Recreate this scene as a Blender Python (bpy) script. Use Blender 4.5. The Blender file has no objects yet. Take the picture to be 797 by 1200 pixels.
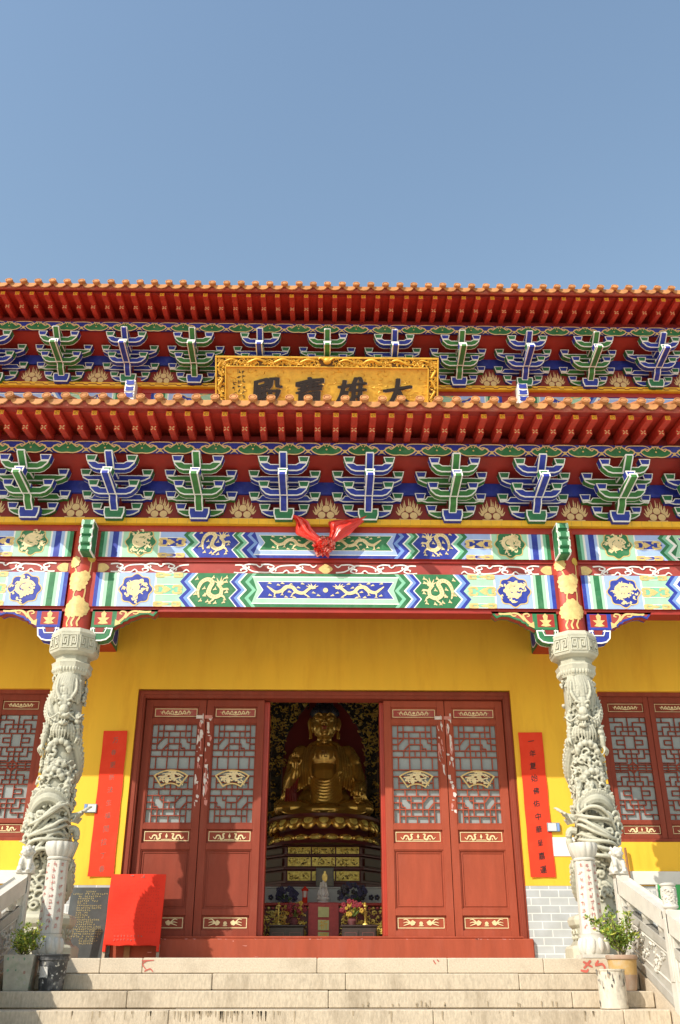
import bpy, math, random
from mathutils import Vector, Matrix
R = math.radians
random.seed(7)
scene = bpy.context.scene
COL = scene.collection

# ---------------------------------------------------------------- materials
MATS = {}
def nd(t, kind, x=0, **kw):
    n = t.nodes.new(kind)
    for k, v in kw.items(): setattr(n, k, v)
    return n
def mat(name, col, rough=.6, metal=0., var=.12, scale=6., bump=0., bscale=60., dirt=None, dirt_amt=0., dscale=1.5,
        spec=.5, kind=None, point=None, stretch=None):
    m = bpy.data.materials.new(name); m.use_nodes = True
    t = m.node_tree; t.nodes.clear(); L = t.links.new
    out = nd(t, 'ShaderNodeOutputMaterial'); b = nd(t, 'ShaderNodeBsdfPrincipled')
    L(b.outputs[0], out.inputs[0])
    b.inputs['Roughness'].default_value = rough; b.inputs['Metallic'].default_value = metal
    b.inputs['Specular IOR Level'].default_value = spec
    tc = nd(t, 'ShaderNodeTexCoord'); vec = tc.outputs['Object']
    if stretch:
        mp = nd(t, 'ShaderNodeMapping'); mp.inputs['Scale'].default_value = stretch
        L(vec, mp.inputs[0]); vec = mp.outputs[0]
    n1 = nd(t, 'ShaderNodeTexNoise'); n1.inputs['Scale'].default_value = scale; n1.inputs['Detail'].default_value = 6
    n1.inputs['Roughness'].default_value = .65
    L(vec, n1.inputs['Vector'])
    rp = nd(t, 'ShaderNodeValToRGB')
    c = Vector(col[:3])
    lo = c * (1 - var); hi = c * (1 + var)
    rp.color_ramp.elements[0].position = .3; rp.color_ramp.elements[1].position = .7
    rp.color_ramp.elements[0].color = (*lo, 1); rp.color_ramp.elements[1].color = (*[min(1, q) for q in hi], 1)
    L(n1.outputs['Fac'], rp.inputs[0]); colout = rp.outputs[0]
    if dirt:
        n2 = nd(t, 'ShaderNodeTexNoise'); n2.inputs['Scale'].default_value = dscale; n2.inputs['Detail'].default_value = 8
        n2.inputs['Roughness'].default_value = .7
        L(vec, n2.inputs['Vector'])
        r2 = nd(t, 'ShaderNodeValToRGB'); r2.color_ramp.elements[0].position = .5; r2.color_ramp.elements[1].position = .72
        r2.color_ramp.elements[1].color = (dirt_amt, dirt_amt, dirt_amt, 1)
        L(n2.outputs['Fac'], r2.inputs[0])
        mx = nd(t, 'ShaderNodeMix', data_type='RGBA'); mx.inputs['B'].default_value = (*dirt, 1)
        L(r2.outputs[0], mx.inputs['Factor']); L(colout, mx.inputs['A']); colout = mx.outputs['Result']
    if point:  # darkens hollows of the carving: relief shade put into the base colour
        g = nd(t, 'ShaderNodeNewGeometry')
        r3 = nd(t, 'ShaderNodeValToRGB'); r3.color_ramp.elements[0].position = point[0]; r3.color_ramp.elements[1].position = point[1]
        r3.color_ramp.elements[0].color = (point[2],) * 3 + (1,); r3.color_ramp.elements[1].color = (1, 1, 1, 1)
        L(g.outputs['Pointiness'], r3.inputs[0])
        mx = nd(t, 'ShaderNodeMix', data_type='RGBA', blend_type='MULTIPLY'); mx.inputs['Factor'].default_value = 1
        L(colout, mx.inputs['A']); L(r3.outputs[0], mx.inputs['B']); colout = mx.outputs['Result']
    L(colout, b.inputs['Base Color'])
    if bump:
        n3 = nd(t, 'ShaderNodeTexNoise'); n3.inputs['Scale'].default_value = bscale; n3.inputs['Detail'].default_value = 4
        L(vec, n3.inputs['Vector'])
        bp = nd(t, 'ShaderNodeBump'); bp.inputs['Strength'].default_value = bump; bp.inputs['Distance'].default_value = .01
        L(n3.outputs['Fac'], bp.inputs['Height']); L(bp.outputs[0], b.inputs['Normal'])
    MATS[name] = m
    return m

def brick_mat(name, c1, c2, mortar, bw, bh, ms=.006, rot=True, offset=.5, rough=.8, bump=.4):
    m = bpy.data.materials.new(name); m.use_nodes = True
    t = m.node_tree; t.nodes.clear(); L = t.links.new
    out = nd(t, 'ShaderNodeOutputMaterial'); b = nd(t, 'ShaderNodeBsdfPrincipled'); L(b.outputs[0], out.inputs[0])
    b.inputs['Roughness'].default_value = rough
    tc = nd(t, 'ShaderNodeTexCoord'); mp = nd(t, 'ShaderNodeMapping')
    if rot: mp.inputs['Rotation'].default_value = (R(-90), 0, 0)
    L(tc.outputs['Object'], mp.inputs[0])
    br = nd(t, 'ShaderNodeTexBrick'); br.offset = offset
    for k, v in (('Color1', (*c1, 1)), ('Color2', (*c2, 1)), ('Mortar', (*mortar, 1)), ('Scale', 1.), ('Mortar Size', ms),
                 ('Brick Width', bw), ('Row Height', bh), ('Mortar Smooth', .1)): br.inputs[k].default_value = v
    L(mp.outputs[0], br.inputs['Vector'])
    n = nd(t, 'ShaderNodeTexNoise'); n.inputs['Scale'].default_value = 5; n.inputs['Detail'].default_value = 8
    L(tc.outputs['Object'], n.inputs['Vector'])
    r = nd(t, 'ShaderNodeValToRGB'); r.color_ramp.elements[0].position = .25; r.color_ramp.elements[0].color = (.8, .79, .76, 1)
    r.color_ramp.elements[1].position = .65
    L(n.outputs['Fac'], r.inputs[0])
    mx = nd(t, 'ShaderNodeMix', data_type='RGBA', blend_type='MULTIPLY'); mx.inputs['Factor'].default_value = 1
    L(br.outputs['Color'], mx.inputs['A']); L(r.outputs[0], mx.inputs['B']); L(mx.outputs['Result'], b.inputs['Base Color'])
    bp = nd(t, 'ShaderNodeBump'); bp.inputs['Strength'].default_value = bump; bp.inputs['Distance'].default_value = .004; bp.invert = True
    L(br.outputs['Fac'], bp.inputs['Height']); L(bp.outputs[0], b.inputs['Normal'])
    MATS[name] = m

M = mat
M('red', (.36, .026, .016), .5, var=.15, scale=4, dirt=(.2, .03, .02), dirt_amt=.5)
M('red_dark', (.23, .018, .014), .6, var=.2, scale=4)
M('red_rafter', (.56, .045, .025), .5, var=.15, scale=5)
M('red_column', (.42, .042, .022), .42, var=.12, scale=5, dirt=(.33, .07, .05), dirt_amt=.5)
M('red_lit', (.5, .06, .04), .55, var=.15, scale=5, dirt=(.5, .22, .18), dirt_amt=.6, dscale=4)
M('red_panel', (.36, .05, .038), .6, var=.15, scale=5, dirt=(.4, .16, .13), dirt_amt=.6, dscale=3)
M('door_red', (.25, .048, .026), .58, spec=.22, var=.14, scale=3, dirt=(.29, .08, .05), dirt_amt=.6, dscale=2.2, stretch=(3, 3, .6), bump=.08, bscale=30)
M('door_red_lit', (.35, .072, .036), .58, spec=.22, var=.14, scale=3, dirt=(.38, .095, .06), dirt_amt=.55, dscale=2.2, stretch=(3, 3, .6), bump=.08, bscale=30)  # door red with sunlight put into the colour, for right leaves and threshold
M('post_red', (.42, .04, .02), .4, var=.1, scale=4)
M('blue', (.018, .035, .32), .55, var=.25, scale=9, dirt=(.09, .13, .4), dirt_amt=.6, dscale=7)
M('green', (.022, .17, .06), .55, var=.22, scale=9, dirt=(.12, .28, .15), dirt_amt=.6, dscale=7)
M('green_leafy', (.04, .19, .035), .55, var=.25, scale=9, dirt=(.09, .2, .05), dirt_amt=.5, dscale=6)
M('lt_blue', (.19, .33, .7), .6, var=.14, scale=8, dirt=(.3, .36, .55), dirt_amt=.5, dscale=6, stretch=(1, 1, .4))
M('pale_blue', (.36, .49, .82), .6, var=.1, scale=8, dirt=(.46, .5, .62), dirt_amt=.6, dscale=6, stretch=(1, 1, .4))
M('pale_green', (.38, .66, .46), .6, var=.1, scale=8, dirt=(.46, .58, .46), dirt_amt=.6, dscale=6, stretch=(1, 1, .4))
M('mint', (.22, .55, .36), .6, var=.14, scale=8, dirt=(.34, .5, .38), dirt_amt=.5, dscale=6, stretch=(1, 1, .4))
M('white', (.88, .87, .82), .6, var=.05, scale=8, dirt=(.6, .58, .52), dirt_amt=.35, dscale=5)
M('gold', (.72, .52, .2), .5, var=.18, scale=20, dirt=(.55, .36, .12), dirt_amt=.5, dscale=9)
M('gold_pale', (.8, .65, .36), .5, var=.14, scale=20, dirt=(.6, .42, .18), dirt_amt=.5, dscale=9)
M('gold_line', (.62, .4, .06), .45, var=.2, scale=12)
M('gold_trim', (.85, .47, .02), .5, var=.12, scale=10)
M('gold_shade', (.5, .3, .08), .6)
M('tan', (.78, .56, .27), .6, var=.15, scale=14)
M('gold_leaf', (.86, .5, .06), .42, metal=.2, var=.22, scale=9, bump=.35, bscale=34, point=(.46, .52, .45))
M('black', (.012, .011, .01), .45)
M('tile', (.46, .17, .06), .55, var=.3, scale=3, dirt=(.3, .12, .06), dirt_amt=.6, dscale=6, bump=.1, bscale=40)
M('tile_cap', (.52, .235, .085), .62, spec=.25, var=.3, scale=5, dirt=(.4, .18, .09), dirt_amt=.7, dscale=9)
M('tile_ring', (.34, .12, .045), .5, var=.2, scale=7)
M('fascia', (.45, .09, .06), .6, var=.25, scale=5, dirt=(.6, .3, .22), dirt_amt=.8, dscale=6)
M('yellow', (.92, .535, .036), .75, var=.05, scale=1.6, dirt=(.76, .37, .018), dirt_amt=.65, dscale=2.2, bump=.1, bscale=60, stretch=(1.6, 1.6, .3))
M('lime', (.7, .69, .64), .8, var=.08, scale=5)
M('granite', (.58, .49, .37), .8, var=.16, scale=70, dirt=(.35, .285, .2), dirt_amt=.6, dscale=2.8, bump=.25, bscale=120)
M('granite_worn', (.53, .445, .33), .85, var=.2, scale=60, dirt=(.27, .21, .14), dirt_amt=.8, dscale=4, bump=.3, bscale=120, stretch=(1, 1, .35))
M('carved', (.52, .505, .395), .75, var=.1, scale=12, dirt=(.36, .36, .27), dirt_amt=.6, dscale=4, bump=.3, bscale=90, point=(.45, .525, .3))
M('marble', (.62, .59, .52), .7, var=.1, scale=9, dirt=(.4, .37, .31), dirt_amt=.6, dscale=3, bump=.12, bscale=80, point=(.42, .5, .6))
M('ink', (.022, .016, .016), .6)
M('ink_faded', (.3, .13, .1), .7)
M('paper_red', (.8, .055, .022), .75, spec=.2, var=.08, scale=3, dirt=(.72, .13, .07), dirt_amt=.35, dscale=1.5)
M('cloth_red', (.8, .045, .022), .8, spec=.2, var=.1, scale=4, bump=.1, bscale=20)
M('ribbon', (.7, .035, .02), .35, var=.12, scale=6, spec=.7)
M('ribbon_foil', (.75, .22, .17), .25, var=.3, scale=14, spec=.9)
M('slate', (.075, .08, .08), .22, var=.25, scale=6, dirt=(.16, .165, .16), dirt_amt=.6, dscale=2)
M('slate_gold', (.5, .38, .13), .5)
M('glass', (.29, .315, .315), .12, var=.12, scale=2.5, dirt=(.45, .48, .46), dirt_amt=.6, dscale=3)
M('terracotta', (.36, .24, .165), .8, var=.15, scale=9, dirt=(.4, .34, .27), dirt_amt=.9, dscale=7)
M('terra_yellow', (.52, .33, .12), .75, var=.2, scale=9, dirt=(.4, .37, .3), dirt_amt=1., dscale=9)
M('black_plastic', (.04, .042, .045), .45, var=.4, scale=9, dirt=(.35, .34, .33), dirt_amt=.75, dscale=8)
M('paint_scab', (.62, .6, .56), .6, var=.15, scale=12)
M('bucket_white', (.62, .56, .45), .7, var=.2, scale=9, dirt=(.25, .22, .18), dirt_amt=.8, dscale=11, stretch=(1, 1, .5))
M('planter', (.42, .39, .31), .8, var=.2, scale=8, dirt=(.25, .3, .2), dirt_amt=.8, dscale=9)
M('planter_stain', (.36, .22, .17), .8, var=.3, scale=9)
M('step_stain', (.36, .285, .19), .9, var=.3, scale=40)
M('soil', (.06, .045, .03), .95, var=.4, scale=30)
M('leaf', (.24, .33, .05), .5, var=.35, scale=7)
M('leaf_dark', (.13, .22, .04), .5, var=.35, scale=7)
M('leaf_yellow', (.48, .48, .07), .5, var=.25, scale=7)
M('bark', (.3, .25, .17), .85, var=.2, scale=20)
M('wood', (.3, .14, .05), .7, var=.25, scale=10)
M('wood_grey', (.38, .3, .22), .8, var=.25, scale=10)
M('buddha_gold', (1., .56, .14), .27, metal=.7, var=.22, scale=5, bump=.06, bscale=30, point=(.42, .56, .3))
M('aureole_gold', (.8, .52, .16), .38, metal=.7, var=.45, scale=12, bump=.5, bscale=22)
M('aureole_dark', (.05, .05, .045), .35, metal=.3, var=.6, scale=20, bump=.6, bscale=25)
M('altar_red', (.12, .014, .014), .45, var=.25, scale=6)
M('altar_gold', (.85, .6, .14), .4, metal=.35, var=.35, scale=20, bump=.5, bscale=30)
M('hair', (.012, .014, .03), .5)
M('lips', (.35, .02, .02), .5)
M('robe_red', (.22, .02, .02), .45, var=.2, scale=6)
M('ledge_white', (.55, .55, .52), .6, var=.1, scale=8)
M('lacquer', (.045, .03, .028), .3, var=.3, scale=6)
M('flower_blue', (.045, .04, .1), .6, var=.5, scale=30)
M('flower_red', (.2, .012, .022), .6, var=.5, scale=30)
M('flower_yellow', (.42, .28, .03), .6, var=.2, scale=30)
M('vase', (.16, .06, .06), .3, var=.3, scale=10)
M('cloth_pink', (.42, .07, .065), .7, var=.15, scale=20)
M('patch_green', (.5, .52, .22), .7, var=.15, scale=12)
M('porcelain', (.75, .72, .65), .3, var=.04)
M('interior', (.2, .13, .09), .8, var=.2, scale=2)
M('interior_floor', (.4, .3, .22), .5, var=.2, scale=3)
M('signbox', (.7, .74, .72), .4, var=.04)
M('signbox_edge', (.2, .27, .32), .4)
M('paper_white', (.84, .83, .8), .7, var=.04, scale=4)
M('green_board', (.05, .4, .1), .55, var=.12, scale=6)
M('scrap', (.7, .62, .58), .8, var=.15, scale=30)
M('scrap_pink', (.62, .25, .21), .8, var=.15, scale=30)
M('paint_red', (.5, .11, .08), .7, var=.2, scale=14)
M('ground', (.6, .55, .47), .85, var=.14, scale=3, dirt=(.5, .45, .38), dirt_amt=.5, dscale=.7, bump=.2, bscale=50)
M('ink_red', (.52, .2, .17), .8, var=.3, scale=40)
M('stain_green', (.17, .3, .19), .7, var=.4, scale=14)
M('stain_grey', (.42, .4, .34), .8, var=.2, scale=14)
M('cloth_ink', (.42, .025, .02), .8)
M('gold_dark', (.16, .075, .012), .5, var=.3, scale=20)
M('edge_shadow', (.5, .4, .3), .6)
M('gold_dark2', (.3, .15, .04), .5)
M('altar_dark', (.1, .05, .02), .5)
M('altar_red2', (.2, .012, .014), .5, var=.1, scale=3)
M('picture', (.1, .085, .05), .35, var=.5, scale=14)
brick_mat('wainscot', (.53, .555, .56), (.46, .485, .495), (.78, .78, .76), .215, .083, .006)

# ---------------------------------------------------------------- mesh builder
def catmull(p, n=6, closed=False):
    out = []; N = len(p)
    rng = range(N if closed else N - 1)
    for i in rng:
        if closed: a, b, c, d = p[i - 1], p[i], p[(i + 1) % N], p[(i + 2) % N]
        else: a, b, c, d = p[max(0, i - 1)], p[i], p[i + 1], p[min(N - 1, i + 2)]
        for k in range(n):
            t = k / n
            out.append(tuple(.5 * (2 * b[j] + (c[j] - a[j]) * t + (2 * a[j] - 5 * b[j] + 4 * c[j] - d[j]) * t * t
                                   + (3 * b[j] - a[j] - 3 * c[j] + d[j]) * t ** 3) for j in range(len(b))))
    if not closed: out.append(tuple(p[-1]))
    return out
def lerp_list(w, n):
    out = []
    for i in range(n):
        t = i / max(1, n - 1) * (len(w) - 1); k = min(int(t), len(w) - 2) if len(w) > 1 else 0
        out.append(w[k] + (w[k + 1] - w[k]) * (t - k) if len(w) > 1 else w[0])
    return out
def inset(pts, d):
    n = len(pts); area = sum(pts[i][0] * pts[(i + 1) % n][1] - pts[(i + 1) % n][0] * pts[i][1] for i in range(n))
    s = 1 if area > 0 else -1; out = []
    for i in range(n):
        p0, p1, p2 = Vector(pts[i - 1]), Vector(pts[i]), Vector(pts[(i + 1) % n])
        e1 = (p1 - p0); e2 = (p2 - p1)
        if e1.length < 1e-9 or e2.length < 1e-9: out.append(tuple(p1)); continue
        e1.normalize(); e2.normalize()
        n1 = Vector((-e1.y, e1.x)) * s; n2 = Vector((-e2.y, e2.x)) * s
        b = n1 + n2
        k = d / max(.35, b.dot(n1)) if b.length > 1e-6 else 0
        out.append(tuple(p1 + b * k))
    return out

class MB:
    def __init__(s): s.v = []; s.f = []; s.mi = []; s.mats = []; s.T = None; s.fn = None
    def _m(s, m):
        if m not in s.mats: s.mats.append(m)
        return s.mats.index(m)
    def add(s, vs, fs, m):
        o = len(s.v)
        for q in vs:
            if s.fn: q = s.fn(*q)
            q = Vector(q)
            if s.T is not None: q = s.T @ q
            s.v.append(tuple(q))
        k = s._m(m)
        for f in fs: s.f.append([i + o for i in f]); s.mi.append(k)
    def box(s, x0, x1, y0, y1, z0, z1, m):
        v = [(x, y, z) for x in (x0, x1) for y in (y0, y1) for z in (z0, z1)]
        s.add(v, [(0, 1, 3, 2), (4, 6, 7, 5), (0, 4, 5, 1), (2, 3, 7, 6), (0, 2, 6, 4), (1, 5, 7, 3)], m)
    def cbox(s, x0, x1, y0, y1, z0, z1, m, c=.01):     # chamfered box (extruded along the longest axis-ish x)
        p = [(y0 + c, z0), (y1 - c, z0), (y1, z0 + c), (y1, z1 - c), (y1 - c, z1), (y0 + c, z1), (y0, z1 - c), (y0, z0 + c)]
        q = inset(p, c)
        rings = [(x0, q), (x0 + c, p), (x1 - c, p), (x1, q)]
        v = [(x, a, b) for x, pp in rings for a, b in pp]; n = 8
        f = [(r * n + i, r * n + (i + 1) % n, (r + 1) * n + (i + 1) % n, (r + 1) * n + i) for r in range(3) for i in range(n)]
        f += [tuple(range(n)), tuple(range(3 * n, 4 * n))]
        s.add(v, f, m)
    def flat(s, pts, y, m): s.add([(a, y, b) for a, b in pts], [tuple(range(len(pts)))], m)
    def rect(s, x0, x1, z0, z1, y, m): s.flat([(x0, z0), (x1, z0), (x1, z1), (x0, z1)], y, m)
    def prism(s, pts, y0, y1, m, ms=None):
        n = len(pts); v = [(a, y0, b) for a, b in pts] + [(a, y1, b) for a, b in pts]
        s.add(v, [tuple(range(n)), tuple(range(2 * n - 1, n - 1, -1))], m)
        s.add(v, [(i, (i + 1) % n, n + (i + 1) % n, n + i) for i in range(n)], ms or m)
    def oprism(s, pts, y0, y1, m, ml, w=.014, back=True):   # extruded outline: coloured face and flanks, painted edge lines
        n = len(pts); q = inset(pts, w); d = (y1 - y0)
        ys = [y0, y0 + min(w, d * .2), y1 - min(w, d * .2), y1]
        v = [(a, y, b) for y in ys for a, b in pts]
        side = lambda r: [(r * n + i, r * n + (i + 1) % n, (r + 1) * n + (i + 1) % n, (r + 1) * n + i) for i in range(n)]
        s.add(v, side(0) + side(2), ml); s.add(v, side(1), m)
        for y in (y0, y1) if back else (y0,):
            vv = [(a, y, b) for a, b in pts] + [(a, y, b) for a, b in q]
            s.add(vv, [(i, (i + 1) % n, n + (i + 1) % n, n + i) for i in range(n)], ml)
            s.add([(a, y, b) for a, b in q], [tuple(range(n))], m)
    def ribbon(s, path, w, y, m, n=5, smooth=True):
        p = catmull(path, n) if smooth else list(path)
        ws = lerp_list(w if isinstance(w, (list, tuple)) else [w], len(p)); v = []
        for i, q in enumerate(p):
            a = p[max(0, i - 1)]; b = p[min(len(p) - 1, i + 1)]
            d = Vector((b[0] - a[0], b[1] - a[1]))
            if d.length < 1e-9: d = Vector((1, 0))
            d.normalize(); h = ws[i] / 2
            yy = y - .00004 * i; v += [(q[0] - d.y * h, yy, q[1] + d.x * h), (q[0] + d.y * h, yy, q[1] - d.x * h)]
        s.add(v, [(2 * i, 2 * i + 1, 2 * i + 3, 2 * i + 2) for i in range(len(p) - 1)], m)
    def line_rect(s, x0, x1, z0, z1, y, w, m):
        s.rect(x0, x1, z0, z0 + w, y, m); s.rect(x0, x1, z1 - w, z1, y, m)
        s.rect(x0, x0 + w, z0 + w, z1 - w, y, m); s.rect(x1 - w, x1, z0 + w, z1 - w, y, m)
    def disc(s, cx, cz, r, y, m, n=14, rz=None):
        s.flat([(cx + r * math.cos(2 * math.pi * i / n), cz + (rz or r) * math.sin(2 * math.pi * i / n)) for i in range(n)], y, m)
    def tube(s, path, rad, m, n=8, sm=0):
        p = catmull(path, sm) if sm else list(path)
        p = [Vector(q) for q in p]; rs = lerp_list(rad if isinstance(rad, (list, tuple)) else [rad], len(p)); v = []; f = []
        up = Vector((0, 0, 1))
        for i, q in enumerate(p):
            d = (p[min(len(p) - 1, i + 1)] - p[max(0, i - 1)]).normalized()
            a = d.cross(up)
            if a.length < .05: a = d.cross(Vector((1, 0, 0)))
            a.normalize(); b = d.cross(a)
            v += [tuple(q + (a * math.cos(2 * math.pi * k / n) + b * math.sin(2 * math.pi * k / n)) * rs[i]) for k in range(n)]
        for i in range(len(p) - 1):
            f += [(i * n + k, i * n + (k + 1) % n, (i + 1) * n + (k + 1) % n, (i + 1) * n + k) for k in range(n)]
        f += [tuple(range(n - 1, -1, -1)), tuple(range((len(p) - 1) * n, len(p) * n))]
        s.add(v, f, m)
    def lathe(s, cx, cy, prof, m, n=24, rot=0., cap=True):
        v = []; f = []; k = len(prof)
        for r, z in prof:
            v += [(cx + r * math.cos(rot + 2 * math.pi * i / n), cy + r * math.sin(rot + 2 * math.pi * i / n), z) for i in range(n)]
        for j in range(k - 1): f += [(j * n + i, j * n + (i + 1) % n, (j + 1) * n + (i + 1) % n, (j + 1) * n + i) for i in range(n)]
        if cap: f += [tuple(range(n - 1, -1, -1)), tuple(range((k - 1) * n, k * n))]
        s.add(v, f, m)
    def blob(s, c, r, m, n=10, k=7, rot=None):
        r = r if isinstance(r, (tuple, list)) else (r, r, r); v = []; f = []
        for j in range(k + 1):
            t = math.pi * j / k
            for i in range(n):
                a = 2 * math.pi * i / n
                q = Vector((r[0] * math.sin(t) * math.cos(a), r[1] * math.sin(t) * math.sin(a), -r[2] * math.cos(t)))
                if rot: q = rot @ q
                v.append((c[0] + q.x, c[1] + q.y, c[2] + q.z))
        for j in range(k): f += [(j * n + i, j * n + (i + 1) % n, (j + 1) * n + (i + 1) % n, (j + 1) * n + i) for i in range(n)]
        s.add(v, f, m)
    def mesh(s, name):
        me = bpy.data.meshes.new(name); me.from_pydata(s.v, [], s.f)
        for m in s.mats: me.materials.append(MATS[m])
        me.polygons.foreach_set('material_index', s.mi); me.update()
        return me
    def build(s, name, parent=None, smooth=None, bevel=0.):
        me = s.mesh(name)
        o = bpy.data.objects.new(name, me); COL.objects.link(o)
        if smooth is not None:
            me.shade_smooth()
            if smooth: me.set_sharp_from_angle(angle=R(smooth))
        if parent: o.parent = parent
        if bevel:
            b = o.modifiers.new('bevel', 'BEVEL'); b.width = bevel; b.segments = 2; b.limit_method = 'ANGLE'
        return o
    def sculpt(s, name, voxel, mname, parent=None, smooth_it=3):     # fuse everything into one carved surface
        me = s.mesh(name); o = bpy.data.objects.new(name, me); COL.objects.link(o)
        r = o.modifiers.new('r', 'REMESH'); r.mode = 'VOXEL'; r.voxel_size = voxel
        if smooth_it:
            q = o.modifiers.new('s', 'SMOOTH'); q.iterations = smooth_it; q.factor = .4
        dg = bpy.context.evaluated_depsgraph_get(); dg.update()
        me2 = bpy.data.meshes.new_from_object(o.evaluated_get(dg))
        o.modifiers.clear(); o.data = me2; me2.name = name
        me2.materials.clear(); me2.materials.append(MATS[mname]); me2.shade_smooth()
        me2.polygons.foreach_set('material_index', [0] * len(me2.polygons)); me2.update()
        if parent: o.parent = parent
        return o

def tag(o, label=None, cat=None, group=None, kind=None):
    if label: o['label'] = label
    if cat: o['category'] = cat
    if group: o['group'] = group
    if kind: o['kind'] = kind
    return o
def thing(name, label, cat, loc=(0, 0, 0), rz=0., group=None):
    o = bpy.data.objects.new(name, None); COL.objects.link(o); o.empty_display_size = .1
    o.location = loc; o.rotation_euler = (0, 0, rz)
    return tag(o, label, cat, group)
def dup(o, parent=None, loc=None, scale=None):
    c = o.copy(); COL.objects.link(c)
    if parent: c.parent = parent
    if loc is not None: c.location = loc
    if scale: c.scale = scale
    for ch in o.children: dup(ch, c)
    return c

GLYPH = {}
def glyph(ch):
    if ch not in GLYPH:
        cu = bpy.data.curves.new('glyph', 'FONT'); cu.body = ch; cu.resolution_u = 2
        o = bpy.data.objects.new('glyph', cu); COL.objects.link(o)
        dg = bpy.context.evaluated_depsgraph_get(); dg.update()
        me = bpy.data.meshes.new_from_object(o.evaluated_get(dg))
        GLYPH[ch] = ([tuple(v.co) for v in me.vertices], [tuple(p.vertices) for p in me.polygons])
        bpy.data.objects.remove(o); bpy.data.curves.remove(cu); bpy.data.meshes.remove(me)
    return GLYPH[ch]
def write(mb, ch, cx, cz, size, y, m, rnd, bold=1, shear=.12, sx=1.):
    vs, fs = glyph(ch); rot = rnd.uniform(-.05, .05)
    for k in range(bold):
        ox = (k - (bold - 1) / 2) * size * .03; oz = ((k * 2) % 3 - 1) * size * .018 if bold > 1 else 0
        out = []
        for x, z, _ in vs:
            a = (x - .46) * sx; b = z - .36
            wob = .018 * math.sin(9 * b + 5 * a + size * 70)
            a2 = a + wob; b2 = b + shear * a + .5 * wob
            a3 = a2 * math.cos(rot) - b2 * math.sin(rot); b3 = a2 * math.sin(rot) + b2 * math.cos(rot)
            out.append((cx + a3 * size + ox, y - .0007 * k, cz + b3 * size + oz))
        mb.add(out, fs, m)
def scribble(mb, cx, cz, s, y, m, rnd, n=4):            # an unreadable brush mark
    for k in range(n):
        a = cx + rnd.uniform(-.4, .4) * s; b = cz + rnd.uniform(-.4, .4) * s
        if rnd.random() < .55: mb.ribbon([(a - s * .3, b), (a + s * .3, b + s * .06)], [s * .12, s * .16], y - .0005 * k, m, 1, False)
        else: mb.ribbon([(a, b + s * .35), (a + rnd.uniform(-.15, .15) * s, b - s * .35)], [s * .15, s * .09], y - .0005 * k, m, 1, False)
# ================================================================ the temple hall
temple = thing('temple_hall', 'red and yellow temple hall with two tiled eaves, painted beams and carved dragon columns', 'temple')
HALF = 6.2
LOW = (-1.4, 4.75); UP = (.45, 7.935)      # bracket plane y, top of the gold ledge z

# ---------------------------------------------------------------- bracket sets
def arm_poly(zl, zh, half, th=.086, cw=.124, ch=.08):
    zc = zh - ch; q = half - cw
    return [(-half + .012, zc), (-half + .02, zc - .03), (-half + .075, zl + .02), (-half + .13, zl), (half - .13, zl), (half - .075, zl + .02),
            (half - .02, zc - .03), (half - .012, zc), (q + .012, zc), (q - .02, zl + th), (-q + .02, zl + th), (-q - .012, zc)]
def bracket_set(body, cup, loc):
    mb = MB()
    bl = [(-.1, -.075), (.1, -.075), (.122, .0), (.122, .075), (-.122, .075), (-.122, .0)]
    mb.oprism(bl, -.17, .03, cup, 'white', .014)
    mb.prism([(-.05, .075), (.05, .075), (.05, .5), (-.05, .5)], -.16, .03, 'red_dark')
    root = mb.build('bracket_set', temple); root.location = loc
    def arm(y, zl, zh, half, ch=.08):
        m = MB(); m.oprism(arm_poly(zl, zh, half), y, y + .1, body, 'white', .012)
        for s in (-1, 1):
            c = s * (half - .055)
            m.oprism([(c - .048, zh - ch), (c + .048, zh - ch), (c + .068, zh), (c - .068, zh)], y - .008, y + .108, cup, 'white', .0105)
        m.build('bracket_arm', root)
    arm(-.06, .012, .178, .29); arm(-.07, .21, .335, .42); arm(-.34, .155, .343, .29); arm(-.25, .37, .532, .42); arm(-.57, .357, .547, .29)
    def nose(f, yb):
        m = MB(); p = f + [(yb, f[-1][1] + .012), (yb, f[0][1])]
        m.T = Matrix(((0, 1, 0, 0), (1, 0, 0, 0), (0, 0, 1, 0), (0, 0, 0, 1)))
        m.oprism(p, -.048, .048, body, 'white', .013)
        m.T = None
        for (ya, za), (y2, z2) in zip(f[:-1], f[1:]):
            for x0, x1, mm, d in ((-.048, -.034, 'white', .002), (-.034, .034, body, .003), (.034, .048, 'white', .002)):
                m.add([(x0, ya - d, za - d), (x1, ya - d, za - d), (x1, y2 - d, z2 - d), (x0, y2 - d, z2 - d)], [(0, 1, 2, 3)], mm)
        m.box(-.043, .043, f[0][0] - .007, f[0][0] + .05, f[0][1] - .014, f[0][1] + .004, 'white'); m.box(-.043, .043, f[-1][0] - .012, f[-1][0] + .004, f[-1][1] - .008, f[-1][1] + .01, 'white')
        m.build('bracket_nose', root)
    nose([(-.27, .2), (-.295, .16), (-.27, .1), (-.16, .03)], 0); nose([(-.775, .24), (-.79, .19), (-.36, .15)], 0); nose([(-.74, .51), (-.745, .485), (-.57, .36)], -.3)
    m = MB(); 
    for (y, z) in ((-.6, .28), (-.3, .215)):
        m.oprism([(-.042, z - .03), (.042, z - .03), (.058, z + .04), (-.058, z + .04)], y - .1, y + .03, cup, 'white', .012)
    m.build('bearing_block', root)
    return root
protos = {}
def sets(yb, zl, xs):
    for i, x in enumerate(xs):
        kind = 1 - int(abs(x) + .6) % 2 if x == int(x) else int(abs(x)) % 2
        key = kind
        if key not in protos:
            protos[key] = bracket_set('blue' if kind == 0 else 'green_leafy', 'green' if kind == 0 else 'blue', (x, yb, zl))
        else: dup(protos[key], None, (x, yb, zl))
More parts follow.
